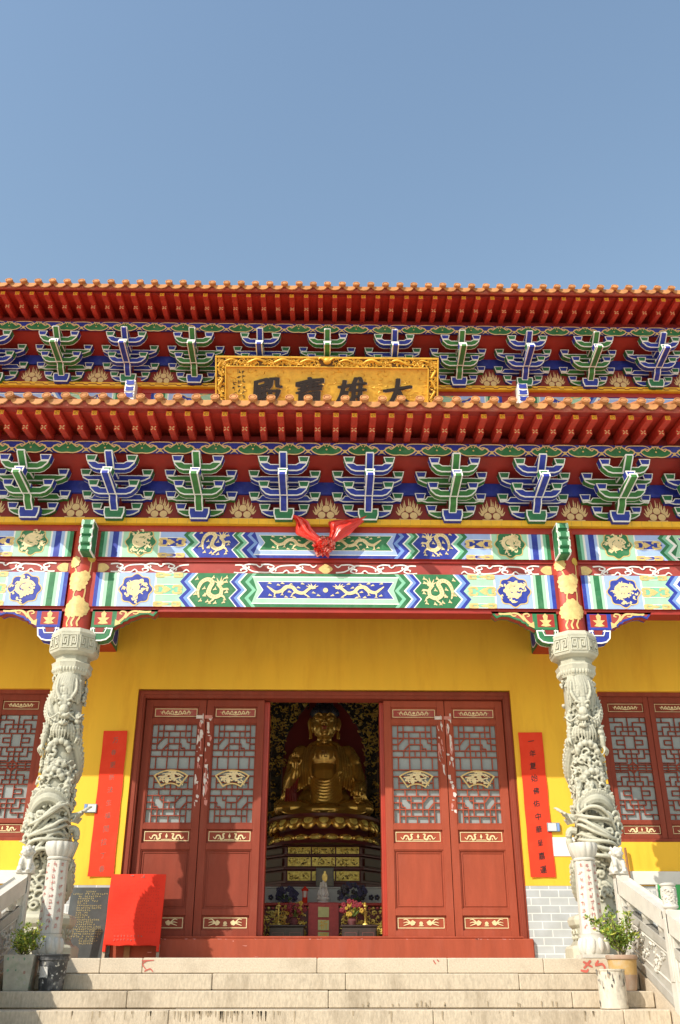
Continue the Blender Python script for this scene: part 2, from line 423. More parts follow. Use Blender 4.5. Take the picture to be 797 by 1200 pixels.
sets(*LOW, [i - 4.5 for i in range(10)])
sets(*UP, [i - 5. for i in range(11)])
# (the copies keep the temple as parent through obj.copy)

# ---------------------------------------------------------------- storey: bracket wall, ledge, cloud board, rafters, roof
def flame(mb, cx, y, z0, m='tan'):
    for a in range(-4, 5):
        t = a * .36; l = .19 - .012 * abs(a)
        for q, k in ((0, 1.), (.17, .8)):
            tt = t + q * (1 if a >= 0 else -1) * .9
            x0 = cx + math.sin(tt) * .075; zz = z0 + .085 + math.cos(tt) * .07
            x1 = cx + math.sin(tt) * (.075 + .085 * k); z1 = z0 + .085 + math.cos(tt) * (l * k * 1.0)
            mb.ribbon([(x0, zz), ((x0 + x1) / 2 + math.sin(tt) * .018, (zz + z1) / 2 - .01), (x1, z1 + .02)], [.022, .018, .003], y, m, 3)
    for dx, dz in ((0, .145), (-.052, .06), (.052, .06)):
        mb.disc(cx + dx, z0 + dz, .054, y - .002, 'red_dark', 14); mb.disc(cx + dx, z0 + dz, .046, y - .004, m, 14)
    mb.ribbon([(cx - .12, z0 + .012), (cx, z0 + .004), (cx + .12, z0 + .012)], .016, y - .002, m, 3)

def storey(yb, zl, meander, xr_lim, flame0):
    # wall between the bracket sets
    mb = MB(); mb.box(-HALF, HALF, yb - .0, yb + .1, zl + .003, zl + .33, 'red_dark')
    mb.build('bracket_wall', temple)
    mb = MB(); mb.box(-HALF, HALF, yb - .028, yb + .1, zl + .333, zl + .497, 'blue'); mb.build('blue_lintel', temple)
    mb = MB()
    mb.add([(-HALF, yb - .02, zl + .5), (HALF, yb - .02, zl + .5), (HALF, yb - .5, zl + .66), (-HALF, yb - .5, zl + .66)], [(0, 1, 2, 3)], 'red')
    mb.build('sloping_board', temple)
    first = None
    for i in range(-6, 7):
        x = i + flame0
        if abs(x) > 5.6: continue
        if first is None: mb = MB(); flame(mb, 0, 0, 0); first = mb.build('flame_ornament', temple); first.location = (x, yb - .004, zl + .005)
        else: dup(first, None, (x, yb - .004, zl + .005))
    # gold ledge
    zk = zl; zl = zl - .03
    mb = MB(); mb.box(-HALF, HALF, yb - .09, yb + .1, zl - .07, zl, 'gold_trim')
    if meander:
        n = int(2 * HALF / .2)
        for i in range(n):
            x = -HALF + i * .2
            mb.ribbon([(x, zl - .028), (x + .12, zl - .028), (x + .14, zl - .05), (x + .2, zl - .05)], .013, yb - .093, 'red_dark', 1, False)
    else:
        for i in range(int(2 * HALF / .12)): mb.box(-HALF + i * .12, -HALF + i * .12 + .006, yb - .092, yb - .088, zl - .07, zl - .004, 'gold_line')
    mb.build('gold_ledge', temple)
    mb = MB(); mb.box(-HALF, HALF, yb - .03, yb + .1, zl - .15, zl - .073, 'red'); mb.build('red_ledge', temple)
    zl = zk
    # cloud board
    y = yb - .52; z0, z1 = zl + .6, zl + .755
    mb = MB(); mb.box(-HALF, HALF, y, y + .05, z0 + .03, z1 + .008, 'blue'); mb.box(-HALF, HALF, y + .051, y + .08, z0 + .03, z1 + .12, 'red_dark')
    P = .434; n = int(HALF / P)
    for i in range(-n, n + 1):
        cx = i * P
        for s in (-1, 1):
            # green cloud, hanging from its foot
            g = catmull([(0, z0 + .005), (s * .07, z0 + .0), (s * .13, z0 + .018), (s * .175, z0 + .055), (s * .165, z0 + .095), (s * .125, z0 + .1), (s * .105, z0 + .08), (s * .06, z0 + .115), (s * .025, z0 + .14), (0, z0 + .142)], 3)
            g = [(cx + a, b) for a, b in g]
            mb.flat(g, y - .004, 'green'); mb.ribbon(g, .014, y - .007, 'tan', 1, False)
            b = catmull([(s * .217, z1), (s * .12, z1 - .004), (s * .075, z1 - .03), (s * .09, z1 - .05), (s * .125, z1 - .04), (s * .17, z1 - .075), (s * .217, z1 - .11)], 3)
            b = [(cx + q, r) for q, r in b]
            mb.flat(b + [(cx + s * .217, z1)], y - .002, 'blue'); mb.ribbon(b, .013, y - .0055, 'tan', 1, False)
            mb.ribbon([(cx + s * .217, z0 + .055), (cx + s * .2, z0 + .03), (cx + s * .17, z0 + .005)], [.018, .014, .005], y - .006, 'gold', 3)
        mb.disc(cx, z0 + .07, .012, y - .008, 'gold', 6)
        for q in (-.04, .04): mb.ribbon([(cx + q, z1), (cx + q * .3, z1 - .045)], .01, y - .007, 'tan', 1)
        mb.disc(cx + P / 2, z0 + .045, .016, y - .008, 'gold', 6, .026)
    mb.build('cloud_board', temple)
    # roof (one covering of tiles), with rafters, soffit, fascia as its parts
    run, slope = (1.95, .5) if not meander else (6.0, .42)
    ye = yb - 1.06; ze = zl + (.985 if meander else .955); ro = .085 if meander else .04
    mb = MB(); sp = .211; N = int(HALF / sp)
    yt = ye + run + 1.06; zt = ze + (yt - ye) * slope
    mb.add([(-HALF, ye, ze - .03), (HALF, ye, ze - .03), (HALF, yt, zt - .03), (-HALF, yt, zt - .03)], [(0, 1, 2, 3)], 'tile')
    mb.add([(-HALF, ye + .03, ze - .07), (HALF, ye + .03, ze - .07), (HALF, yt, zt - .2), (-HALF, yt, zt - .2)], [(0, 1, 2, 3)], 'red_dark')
    for i in range(-N, N + 1):
        cx = i * sp + random.uniform(-.004, .004); dz = random.uniform(-.005, .005)
        r = .05; k = 7; v = []
        for (yy, zz) in ((ye - .03, ze + .03 + dz), (yt, zt + .03)):
            v += [(cx + r * math.cos(math.pi * q / (k - 1)), yy, zz + r * math.sin(math.pi * q / (k - 1))) for q in range(k)]
        mb.add(v, [(q, q + 1, k + q + 1, k + q) for q in range(k - 1)], 'tile')
        # round eave cap with rings, leaning slightly
        tl = random.uniform(-.06, .06); n = 16; ang0 = random.uniform(0, 1)
        cz = ze + .028 + dz; yf = ye - .105
        def circ(rr, y, lean=.25): return [(cx + rr * math.cos(2 * math.pi * q / n + ang0), y + .5 * rr * math.sin(2 * math.pi * q / n + ang0), cz + rr * math.sin(2 * math.pi * q / n + ang0)) for q in range(n)]
        rings = [(.049, yf + .07), (.052, yf + .01), (.05, yf), (.041, yf), (.039, yf + .007), (.031, yf + .007), (.029, yf + .0), (.014, yf - .002)]
        v = [p for rr, yy in rings for p in circ(rr, yy)]
        for j in range(len(rings) - 1):
            mb.add([v[j * n + q] for q in range(n)] + [v[(j + 1) * n + q] for q in range(n)], [(q, (q + 1) % n, n + (q + 1) % n, n + q) for q in range(n)],
                   'tile_ring' if j in (4,) else 'tile_cap')
        mb.add(v[-n:], [tuple(range(n))], 'tile_cap')
        # drip tile between the caps
        dx = cx + sp / 2; n2 = 9; top = ze - .018 + random.uniform(-.004, .004); yy = ye - .075; lean = random.uniform(.2, .3)
        pts = [(dx - .096, top + .012), (dx - .078, top - .026), (dx - .05, top - .056), (dx, top - .07), (dx + .05, top - .056), (dx + .078, top - .026), (dx + .096, top + .012), (dx + .05, top + .014), (dx, top + .012), (dx - .05, top + .014)]
        v = [(a, yy - (top - b) * lean * .8, b) for a, b in pts] + [(a, yy - (top - b) * lean * .8 + .02, b) for a, b in pts]
        m_ = len(pts)
        mb.add(v, [tuple(range(m_)), tuple(range(2 * m_ - 1, m_ - 1, -1))] + [(q, (q + 1) % m_, m_ + (q + 1) % m_, m_ + q) for q in range(m_)], 'tile_cap')
        q2 = inset(pts, .012)
        # the pan tile behind it
        v = [(dx + a, yb_, zb_ + .012 - .03 * (1 - (a / .1) ** 2)) for (yb_, zb_) in ((yy, top + .0), (yt, zt - .0)) for a in (-.1, -.05, 0, .05, .1)]
        mb.add(v, [(q, q + 1, q + 6, q + 5) for q in range(4)], 'tile')
    if meander:      # ridge
        mb.box(-HALF, HALF, yt - .15, yt + .15, zt - .1, zt + .45, 'tile')
        mb.add([(-HALF, yt, zt), (HALF, yt, zt), (HALF, yt + run + 1, ze), (-HALF, yt + run + 1, ze)], [(0, 1, 2, 3)], 'tile')
    else: mb.box(-HALF, HALF, yt - .1, yt + .1, zt - .05, zt + .12, 'tile')
    roof = mb.build('tiled_roof', temple, smooth=35)
    # soffit boards and fascia
    mb = MB()
    mb.add([(-HALF, yb - 1.0, zl + ro + .85), (HALF, yb - 1.0, zl + ro + .85), (HALF, yb - .2, zl + ro + .96), (-HALF, yb - .2, zl + ro + .96)], [(0, 1, 2, 3)], 'red_rafter')
    mb.build('soffit_board', roof)
    mb = MB(); mb.box(-HALF, HALF, yb - 1.1, yb - 1.06, zl + ro + .838, zl + ro + .92, 'fascia'); mb.box(-HALF, HALF, yb - 1.06, yb - .96, zl + ro + .842, zl + ro + .9, 'red'); mb.build('fascia_board', roof)
    # rafters
    def rafter(mb, cx, fly):
        if fly: (y0, z0), (y1, z1), h, w = (yb - 1.03, zl + ro + .79), (yb - .45, zl + ro + .85), .066, .037
        else: (y0, z0), (y1, z1), h, w = (yb - .78, zl + ro + .748), (yb - .2, zl + ro + .83), .066, .035
        v = [(cx + sx * w, yy, zz + sz * h / 2) for yy, zz in ((y0, z0), (y1, z1)) for sx, sz in ((-1, -1), (1, -1), (1, 1), (-1, 1))]
        mb.add(v, [(0, 1, 5, 4), (1, 2, 6, 5), (2, 3, 7, 6), (3, 0, 4, 7), (0, 1, 2, 3), (4, 5, 6, 7)], 'red_rafter')
        if fly:
            mb.rect(cx - .028, cx + .028, z0 - .026, z0 + .026, y0 - .003, 'gold_trim')
            mb.ribbon([(cx - .018, z0 + .016), (cx + .018, z0 + .016), (cx + .018, z0 - .016), (cx - .006, z0 - .016), (cx - .006, z0 + .002), (cx + .006, z0 + .002)], .006, y0 - .005, 'red', 1, False)
            mb.rect(cx - .019, cx - .013, z0 - .018, z0 + .006, y0 - .005, 'red')
        else:
            for s in (-1, 1): mb.ribbon([(cx - .026, z0 - .024 * s), (cx, z0), (cx + .026, z0 + .024 * s)], [.016, .007, .016], y0 - .003 - .001 * s, 'tan', 2)
            mb.disc(cx, z0, .008, y0 - .006, 'red_rafter', 6)
    rest = MB(); proto = {}
    for i in range(-N, N + 1):
        cx = i * sp + sp * .5
        if abs(cx) > HALF - .1: continue
        for fly, nm in ((True, 'flying_rafter'), (False, 'eave_rafter')):
            if abs(cx) > xr_lim: rafter(rest, cx, fly); continue
            if fly not in proto:
                m = MB(); rafter(m, 0, fly); proto[fly] = m.build(nm, roof); proto[fly].location = (cx, 0, 0)
            else: dup(proto[fly], None, (cx, 0, 0))
    o = rest.build('rafter_row', roof); o['kind'] = 'stuff'
    return roof
storey(*LOW, False, 4.4, 0.)
storey(*UP, True, 5.45, .5)

# ---------------------------------------------------------------- painted beams
def dragon(mb, cx, cz, s, y, m, flip=1, run=False, rnd=random):
    kx = 1.75 if run else 1.
    T = lambda p: [(cx + flip * a * s * kx, cz + b * s) for a, b in p]
    W = lambda w: [q * s * (1.75 if run else 1.25) for q in w]
    if not run:
        mb.ribbon(T([(-.85, -.55), (-.95, -.05), (-.75, .5), (-.35, .72), (-.05, .5), (-.2, .12), (-.25, -.25), (.1, -.5), (.5, -.35), (.55, .05), (.35, .3)]), W([.06, .15, .2, .22, .23, .22, .24, .24, .2, .17, .14]), y, m)
        h = (.42, .42); legs = [((-.2, -.1), (-.5, -.35)), ((.1, -.55), (-.15, -.85)), ((.5, -.35), (.8, -.6)), ((.55, 0), (.95, .1))]
    else:
        mb.ribbon(T([(1.7, .45), (1.45, .1), (1.15, -.25), (.8, -.1), (.5, .35), (.1, .3), (-.15, -.2), (-.55, -.35), (-.85, .05), (-1.05, .3)]), W([.06, .14, .19, .22, .23, .23, .23, .21, .18, .16]), y, m)
        h = (-1.15, .3); legs = [((1.1, -.2), (1.2, -.75)), ((.5, .2), (.75, -.5)), ((-.1, -.2), (.15, -.7)), ((-.6, -.3), (-.9, -.75)), ((.3, .3), (.2, .75))]
    hx, hz = h
    body_pts = [(-.85, -.55), (-.95, -.05), (-.75, .5), (-.35, .72), (-.05, .5), (-.2, .12), (-.25, -.25), (.1, -.5), (.5, -.35), (.55, .05), (.35, .3)] if not run else [(1.45, .1), (1.15, -.25), (.8, -.1), (.5, .35), (.1, .3), (-.15, -.2), (-.55, -.35), (-.85, .05), (-1.05, .3)]
    cb = catmull(T(body_pts), 5)
    for i in range(2, len(cb) - 2, 2):
        (a0, b0), (a1, b1) = cb[i], cb[i + 1]; dv = Vector((a1 - a0, b1 - b0)).normalized(); w_ = s * (.07 if not run else .1)
        mb.flat([(a0 - dv.y * w_, b0 + dv.x * w_), (a0 + dv.x * s * .05, b0 + dv.y * s * .05), (a0 + dv.y * w_, b0 - dv.x * w_), (a0 + dv.x * s * .015, b0 + dv.y * s * .015)], y - .002, 'gold_shade')
    mb.flat(T([(hx - .2, hz - .12), (hx + .02, hz - .2), (hx + .24, hz - .05), (hx + .3, hz + .14), (hx + .08, hz + .2), (hx - .1, hz + .12)]), y - .001, m)
    for a, b in ((.3, .42), (.12, .5), (-.2, .4), (.42, .2), (-.35, .2)):
        mb.ribbon(T([(hx, hz), (hx + a * .6, hz + b * .5), (hx + a, hz + b)]), W([.1, .07, .02]), y - .0005, m, 3)
    for (a, b), (c, d) in legs:
        mb.ribbon(T([(a, b), ((a + c) / 2 + .06, (b + d) / 2), (c, d)]), W([.15, .1, .06]), y - .0015, m, 3)
        for k in (-1, 0, 1): mb.ribbon(T([(c, d), (c + .1 * k, d - .14)]), W([.06, .02]), y - .002, m, 1)
    pts = [(-.75, -.75), (.85, .55), (-.55, .1), (.2, -.9), (.75, -.85), (-1.05, .75), (-.5, -.35), (.15, .05), (.9, -.15), (-.3, -.8), (.0, .85), (.85, .85), (-1.1, -.3)] if not run else [(-1.5, -.6), (1.5, -.6), (.0, -.85), (1.0, .6), (-.5, .75), (.75, .8), (.3, -.2), (-.25, .3), (-1.2, -.3), (1.55, .8), (.5, -.8)]
    for a, b in pts:
        mb.ribbon(T([(a - .13, b - .08), (a, b), (a + .1, b - .05)]), W([.03, .1, .03]), y, m, 3); mb.ribbon(T([(a, b), (a + .03, b + .16)]), W([.08, .015]), y - .0007, m, 2)

def medallion(mb, cx, cz, r, y, fill, rnd):
    sc = lambda k: [(cx + r * k * (1 + .075 * math.cos(8 * t)) * math.cos(t), cz + r * k * (1 + .075 * math.cos(8 * t)) * math.sin(t)) for t in [2 * math.pi * i / 64 for i in range(64)]]
    mb.flat(sc(1.0), y, 'gold'); mb.flat(sc(.92), y - .002, fill)
    y -= .004
    p = [(cx + r * k * math.cos(t), cz + r * k * math.sin(t) * .9) for t, k in [(.3 + i * .55, .64 - .04 * i) for i in range(11)]]
    mb.ribbon(p, [r * .1, r * .24, r * .26, r * .24, r * .2], y, 'gold_pale')
    mb.blob((cx, y, cz + r * .12), (r * .26, .004, r * .2), 'gold_pale', 10, 5)
    for i in range(46):
        t = rnd.uniform(0, 6.28); k = rnd.uniform(.1, .74); a = cx + r * k * math.cos(t); b = cz + r * k * math.sin(t); u = rnd.uniform(0, 6.28); l = r * .24
        mb.ribbon([(a, b), (a + l * .6 * math.cos(u), b + l * .6 * math.sin(u)), (a + l * math.cos(u + .9), b + l * math.sin(u + .9))], [r * .13, r * .11, r * .03], y - .0004 * (i % 5) - .0005, 'gold_pale', 3)

ZG = [(0, 1.), (-.085, .74), (0, .5), (-.085, .26), (0, 0)]
def zig(x, d, z0, z1, amp=1.): return [(x + d * a * amp, z0 + b * (z1 - z0)) for a, b in ZG]
def zband(mb, xa, xb, d, z0, z1, y, m, am=(1., 1.)):
    mb.flat(zig(xa, d, z0, z1, am[0]) + zig(xb, d, z0, z1, am[1])[::-1], y, m)
def brocade(mb, xa, xb, d, z0, z1, y, bg, row, gold='gold'):
    # from the white line at xa to zig tips at xb : three pointed rows
    H = z1 - z0
    mb.flat([(xa, z1), (xa, z0)] + [(a, b) for a, b in zig(xb, d, z0, z1)][::-1], y, bg)
    L = abs(xb - xa)
    for c, hh in ((.5, .15), (1.0, .13), (0., .13)):
        zc = z0 + c * H; h = hh * H; lo = max(z0 + .003, zc - h); hi = min(z1 - .003, zc + h)
        e = xb - d * .05
        mb.flat([(xa, lo), (e - d * .05, lo), (e + d * .01, min(max(zc, lo), hi)), (e - d * .05, hi), (xa, hi)], y - .002, row)
        mb.ribbon([(xa, lo), (e - d * .05, lo)], .008, y - .003, 'white', 1, False); mb.ribbon([(xa, hi), (e - d * .05, hi)], .008, y - .003, 'white', 1, False)
        zm = (lo + hi) / 2; q = (hi - lo) * .36
        for f in (.12, .42, .82):
            x = xa + d * L * f * .85; k = 1 if f != .42 else 0
            if k:
                s = d if f < .5 else -d
                for v in (-1, 1):
                    mb.ribbon([(x + s * .05, zm + v * q * .35), (x + s * .035, zm + v * q), (x - s * .035, zm + v * q * .95), (x - s * .04, zm + v * q * .35), (x - s * .005, zm + v * q * .3)], .025, y - .004, gold, 3)
            else: mb.flat([(x - .05 * d, zm), (x - .02 * d, zm + q), (x + .01 * d, zm + q * .6), (x + .05 * d, zm), (x + .01 * d, zm - q * .6), (x - .02 * d, zm - q)], y - .004, gold)
def half_beam(mb, x, d, z0, z1, y, P, S, rnd, side=False):
    """from the column face at x, going along d (+1/-1).  P = panel colour of the medallion, S = the other."""
    lp, ls = ('pale_blue', 'pale_green') if P == 'blue' else ('pale_green', 'pale_blue')
    lp2, ls2 = ('lt_blue', 'mint') if P == 'blue' else ('mint', 'lt_blue')
    H = z1 - z0; c = x
    def band(w, m):
        nonlocal c
        mb.flat([(c, z0), (c + d * w, z0), (c + d * w, z1), (c, z1)], y, m); c += d * w
    for w, m in ((.044, P), (.035, lp2), (.026, 'white'), (.04, ls), (.068, S), (.034, ls), (.02, 'white')): band(w, m)
    a = c; band(.42, lp); medallion(mb, a + d * .21, z0 + H * .5, min(.19, H * .46), y - .003, P, rnd)
    band(.018, 'white')
    # brocade, chevrons
    tip = x + d * 1.06
    rowbg, row = (ls, S) if P == 'blue' else ('pale_blue', 'blue')
    if P == 'blue': brocade(mb, c, tip, d, z0, z1, y, 'pale_green', 'mint')
    else: brocade(mb, c, tip, d, z0, z1, y, 'pale_blue', 'blue')
    cc = tip
    for w, m in ((.05, P), (.045, lp2), (.022, 'white')): zband(mb, cc, cc + d * w, d, z0, z1, y, m); cc += d * w
    if side:
        for w, m in ((.02, 'white'),): zband(mb, cc, cc + d * w, d, z0, z1, y, m); cc += d * w
        e = cc
    else:
        # dragon panel
        e = x + d * 1.63
        mb.flat(zig(cc, d, z0, z1) + zig(e, d, z0, z1)[::-1], y, S)
        dragon(mb, (cc + e) / 2 - d * .045, z0 + H * .5, H * .43, y - .004, 'gold_pale', d)
        for w, m in ((.014, 'white'), (.045, P), (.04, lp2), (.022, 'white'), (.06, S), (.045, ls2)): zband(mb, e, e + d * w, d, z0, z1, y, m, (1, 1)); e += d * w
    return e
def centre_panel(mb, xa, xb, z0, z1, y, P, S, run=True, cut=False):
    H = z1 - z0; ls = 'pale_blue' if S == 'blue' else 'pale_green'
    # outer field between the two zig-zags
    mb.flat(zig(xa, 1, z0, z1) + ([(xb, z0), (xb, z1)] if cut else zig(xb, -1, z0, z1)[::-1]), y, S)
    a, b = xa + .0, xb - .0
    mb.flat([(a, z0 + .09 * H), (b, z0 + .09 * H), (b, z1 - .09 * H), (a, z1 - .09 * H)][:] if cut else
            [(a - .05, z0 + .09 * H), (b + .05, z0 + .09 * H), (b - .02, z0 + H * .5), (b + .05, z1 - .09 * H), (a - .05, z1 - .09 * H), (a + .02, z0 + H * .5)], y - .002, 'white')
    mb.flat([(a - .045, z0 + .12 * H), (b + .045, z0 + .12 * H), (b - .01, z0 + H * .5), (b + .045, z1 - .12 * H), (a - .045, z1 - .12 * H), (a + .01, z0 + H * .5)], y - .003, ls)
    a2, b2 = xa + .055, xb - .055
    q = [(a2 - .05, z0 + .24 * H), (b2 + .05, z0 + .24 * H), (b2 - .02, z0 + H * .5), (b2 + .05, z1 - .24 * H), (a2 - .05, z1 - .24 * H), (a2 + .02, z0 + H * .5)]
    mb.flat(q, y - .004, 'white'); mb.flat(inset(q, .008), y - .0055, P)
    return a2, b2
def beam(name, z0, z1, yf, yback, P, S, bays, xr=2.655, upper=False):
    rnd = random.Random(int(z0 * 100))
    for kind in bays:
        mb = MB()
        if kind == 'c':
            mb.box(-xr - .1, xr + .1, yf, yback, z0, z1, 'red')
            y = yf - .003
            e1 = half_beam(mb, -xr, 1, z0 + .004, z1 - .004, y, P, S, rnd); e2 = half_beam(mb, xr, -1, z0 + .004, z1 - .004, y, P, S, rnd)
            a, b = centre_panel(mb, e1, e2, z0 + .004, z1 - .004, y, P, S)
            H = z1 - z0
            for s in (-1, 1):
                dragon(mb, s * .36, z0 + H * .5, H * .25, y - .009, 'gold_pale', s, True)
            mb.disc(0, z0 + H * .5, H * .07, y - .009, 'gold_pale', 10)
        else:
            s = kind; x = s * (xr + .318)
            mb.box(min(x, s * HALF), max(x, s * HALF), yf, yback, z0, z1, 'red')
            y = yf - .003
            e = half_beam(mb, x, s, z0 + .004, z1 - .004, y, P, S, rnd, True)
            if s > 0: centre_panel(mb, e, HALF, z0 + .004, z1 - .004, y, S, P); 
            else: centre_panel(mb, -HALF, e, z0 + .004, z1 - .004, y, S, P)
            H = z1 - z0
            for q in (0, 1): dragon(mb, e + s * (.5 + .75 * q), z0 + H * .5, H * .235, y - .009, 'gold_pale', -1 if q else 1, True)
        mb.build(name, temple)
beam('painted_lintel', 4.238, 4.633, -1.42, -1.27, 'green', 'blue', ('c', -1, 1))
beam('painted_beam', 3.626, 4.049, -1.42, -1.215, 'blue', 'green', ('c', -1, 1))
beam('painted_lintel', 7.28, 7.787, .43, .6, 'blue', 'green', ('c', -1, 1))
mb = MB(); mb.box(-HALF, HALF, -1.41, -1.2, 4.636, 4.672, 'red'); mb.box(-HALF, HALF, -1.395, -1.2, 4.2, 4.235, 'red'); mb.box(-HALF, HALF, -1.4, -1.2, 3.575, 3.623, 'red')
mb.build('beam_edging', temple)
mb = MB(); mb.box(-HALF, HALF, .45, .6, 7.79, 7.9, 'red'); mb.build('beam_edging', temple)
# scroll panel between the two beams
def scroll_panel():
    mb = MB(); y = -1.375
    mb.box(-HALF, HALF, y, -1.2, 4.052, 4.197, 'red_panel')
    z = 4.122; y -= .004
    def tendril(x0, x1, s):
        n = max(1, round(abs(x1 - x0) / .3)); st = (x1 - x0) / n
        for i in range(n):
            a = x0 + st * i; f = 1 if (i + s) % 2 else -1
            mb.ribbon([(a, z - f * .045), (a + st * .3, z - f * .04), (a + st * .65, z + f * .03), (a + st, z + f * .045)], .017, y, 'white')
            for c, dz, k in ((a + st * .5, -f, 1), (a + st * .25, f, -1)):
                mb.ribbon([(c + k * st * .28, z + dz * .05), (c, z + dz * .055), (c - k * st * .2, z + dz * .03), (c - k * st * .12, z + dz * .004), (c + k * st * .03, z + dz * .012), (c, z + dz * .034)], [.017, .017, .016, .015, .012], y - .003, 'white', 4)
            mb.ribbon([(a + st * .78, z - f * .055), (a + st * .92, z - f * .02), (a + st * 1.05, z - f * .05)], [.012, .018, .008], y - .006, 'white', 3)
    for s in (-1, 1):
        tendril(s * 1.06, s * .12, 0); tendril(s * 2.5, s * 1.6, 1); tendril(s * 3.15, s * 4.05, 1); tendril(s * 4.6, s * 5.5, 0)
        for x, d in ((s * 2.65, -s), (s * 3.0, s)):
            mb.flat(catmull([(x, z - .05), (x + d * .07, z - .055), (x + d * .13, z), (x + d * .07, z + .055), (x, z + .05)], 3), y - .003, 'gold')
    mb.flat(catmull([(-.085, z), (-.03, z - .05), (0, z - .066), (.03, z - .05), (.085, z), (.03, z + .05), (0, z + .066), (-.03, z + .05)], 3, True), y - .003, 'gold')
    mb.build('scroll_panel', temple)
scroll_panel()
# ---------------------------------------------------------------- dragon columns
XC, YC = 2.82, -1.3
OCT = R(22.5)
def dragon_column(s):
    cx = s * XC; rnd = random.Random(11 if s < 0 else 5)
    mb = MB(); F = lambda a, r, z: (cx - r * math.sin(a) * s, YC - r * math.cos(a), z)     # a = 0 faces the stairs, +a turns towards the doors
    mb.lathe(cx, YC, [(.2, .4), (.2, 1.1), (.185, 1.4), (.165, 2.0), (.155, 2.88)], 'carved', 32)
    rz = lambda z: .2 if z < 1.1 else .2 - .035 * min(1, (z - 1.1) / .9)
    C_ = 'carved'
    # long scaly body winding up the shaft, with a toothed crest
    path = []; rad = []
    for i in range(70):
        t = i / 69; z = .62 + 2.05 * t; a = 2.5 - 2 * math.pi * 1.75 * t
        path.append(F(a, rz(z) + .012, z + .06 * math.sin(a * 2))); rad.append(.082 - .03 * t)
    mb.tube(path, rad, C_, 10)
    for i in range(69):
        p = (Vector(path[i]) + Vector(path[i + 1])) / 2; q = Vector((cx, YC, p.z)); d = (p - q).normalized(); r = rad[i]
        mb.tube([tuple(p + d * r * .55 + Vector((0, 0, r * .7))), tuple(p + d * r * 1.1 + Vector((0, 0, r * 1.35)))], [.017, .004], C_, 5)
        for k in (-.35, .15, .6):                    # rows of scales
            mb.blob(tuple(p + d * r * math.cos(k) * 1. + Vector((0, 0, -r * math.sin(k)))), (.015, .015, .015), C_, 6, 4)
    # clouds: little spirals and bead clusters
    for i in range(230):
        a = rnd.uniform(0, 6.283); z = rnd.uniform(.5, 2.82); r = rz(z)
        if i % 3:
            t0 = rnd.uniform(0, 6); q = rnd.uniform(.028, .05)
            mb.tube([F(a + q / r * math.cos(t0 + u) * (1 - u / 8), r + .012 + .003 * u, z + q * math.sin(t0 + u) * (1 - u / 8)) for u in [k * .7 for k in range(9)]], [.009, .014, .016], C_, 6)
        else:
            for k in range(5): mb.blob(F(a + rnd.uniform(-.22, .22), r + .02, z + rnd.uniform(-.035, .035)), rnd.uniform(.011, .024), C_, 7, 5)
    for i in range(34):
        a = rnd.uniform(-1.1, 1.1); z = rnd.uniform(1.5, 2.12); r = rz(z); q = rnd.uniform(.03, .055); t0 = rnd.uniform(0, 6)
        mb.tube([F(a + q / r * math.cos(t0 + u) * (1 - u / 8), r + .02 + .004 * u, z + q * math.sin(t0 + u) * (1 - u / 8)) for u in [k * .7 for k in range(9)]], [.008, .015, .017], C_, 6)
    # upper dragon head: hanging mane, brow, muzzle
    for k in range(17):
        a = -.75 + .1 * k + rnd.uniform(-.03, .03)
        mb.tube([F(a * .9 + .1, .165, 2.85), F(a + .06 * math.sin(k), .19, 2.72), F(a * 1.05 + .04 * math.sin(k * 2.), .195, 2.6), F(a * 1.15, .175, 2.48 + rnd.uniform(-.06, .05))], [.011, .017, .016, .005], C_, 6, 4)
    mb.blob(F(.1, .16, 2.5), (.08, .08, .11), C_); mb.blob(F(.14, .225, 2.41), (.055, .055, .06), C_); mb.blob(F(.2, .25, 2.335), (.062, .045, .03), C_)
    for k in (-1, 1):
        mb.blob(F(.12 + k * .22, .225, 2.475), .022, C_, 8, 6); mb.blob(F(.18 + k * .13, .285, 2.35), .016, C_, 8, 6)
        mb.tube([F(.12 + k * .12, .23, 2.51), F(.12 + k * .3, .235, 2.53), F(.12 + k * .42, .21, 2.5)], [.013, .016, .006], C_, 6, 3)
        mb.tube([F(.12 + k * .28, .2, 2.54), F(.12 + k * .5, .215, 2.64), F(.1 + k * .5, .2, 2.77)], [.022, .018, .007], C_, 7, 3)
        mb.tube([F(.18 + k * .15, .285, 2.37), F(.18 + k * .5, .28, 2.31), F(.18 + k * .85, .25, 2.38), F(.18 + k * 1.05, .22, 2.34)], [.011, .01, .004], C_, 6, 4)
        mb.tube([F(.18 + k * .05, .29, 2.3), F(.2 + k * .06, .295, 2.26)], [.01, .004], C_, 5)
    mb.tube([F(.05, .24, 2.27), F(.2, .275, 2.255), F(.35, .24, 2.27)], [.02, .026, .02], C_, 7, 3)
    for k in range(9): mb.tube([F(.2 + (k - 4) * .1, .235, 2.26), F(.2 + (k - 4) * .13, .235, 2.19), F(.2 + (k - 4) * .15 + .05 * math.sin(k), .205, 2.1)], [.012, .014, .004], C_, 6, 3)
    # legs with claws
    for (a, z, l) in ((-.85, 2.3, 1), (1.0, 2.4, -1), (-1.05, 1.6, 1), (.9, 1.72, -1)):
        mb.tube([F(a, .18, z), F(a + .14 * l, .225, z - .11), F(a + .02 * l, .22, z - .25)], [.042, .038, .024], C_, 8, 4)
        for q in range(6): mb.blob(F(a + .1 * l + rnd.uniform(-.15, .1), .25, z - .03 - .03 * q), .014, C_, 6, 4)
        for q in (-1, 0, 1): mb.tube([F(a + .02 * l, .22, z - .24), F(a + .14 * q, .25, z - .29), F(a + .18 * q, .225, z - .34)], [.018, .016, .005], C_, 6, 3)
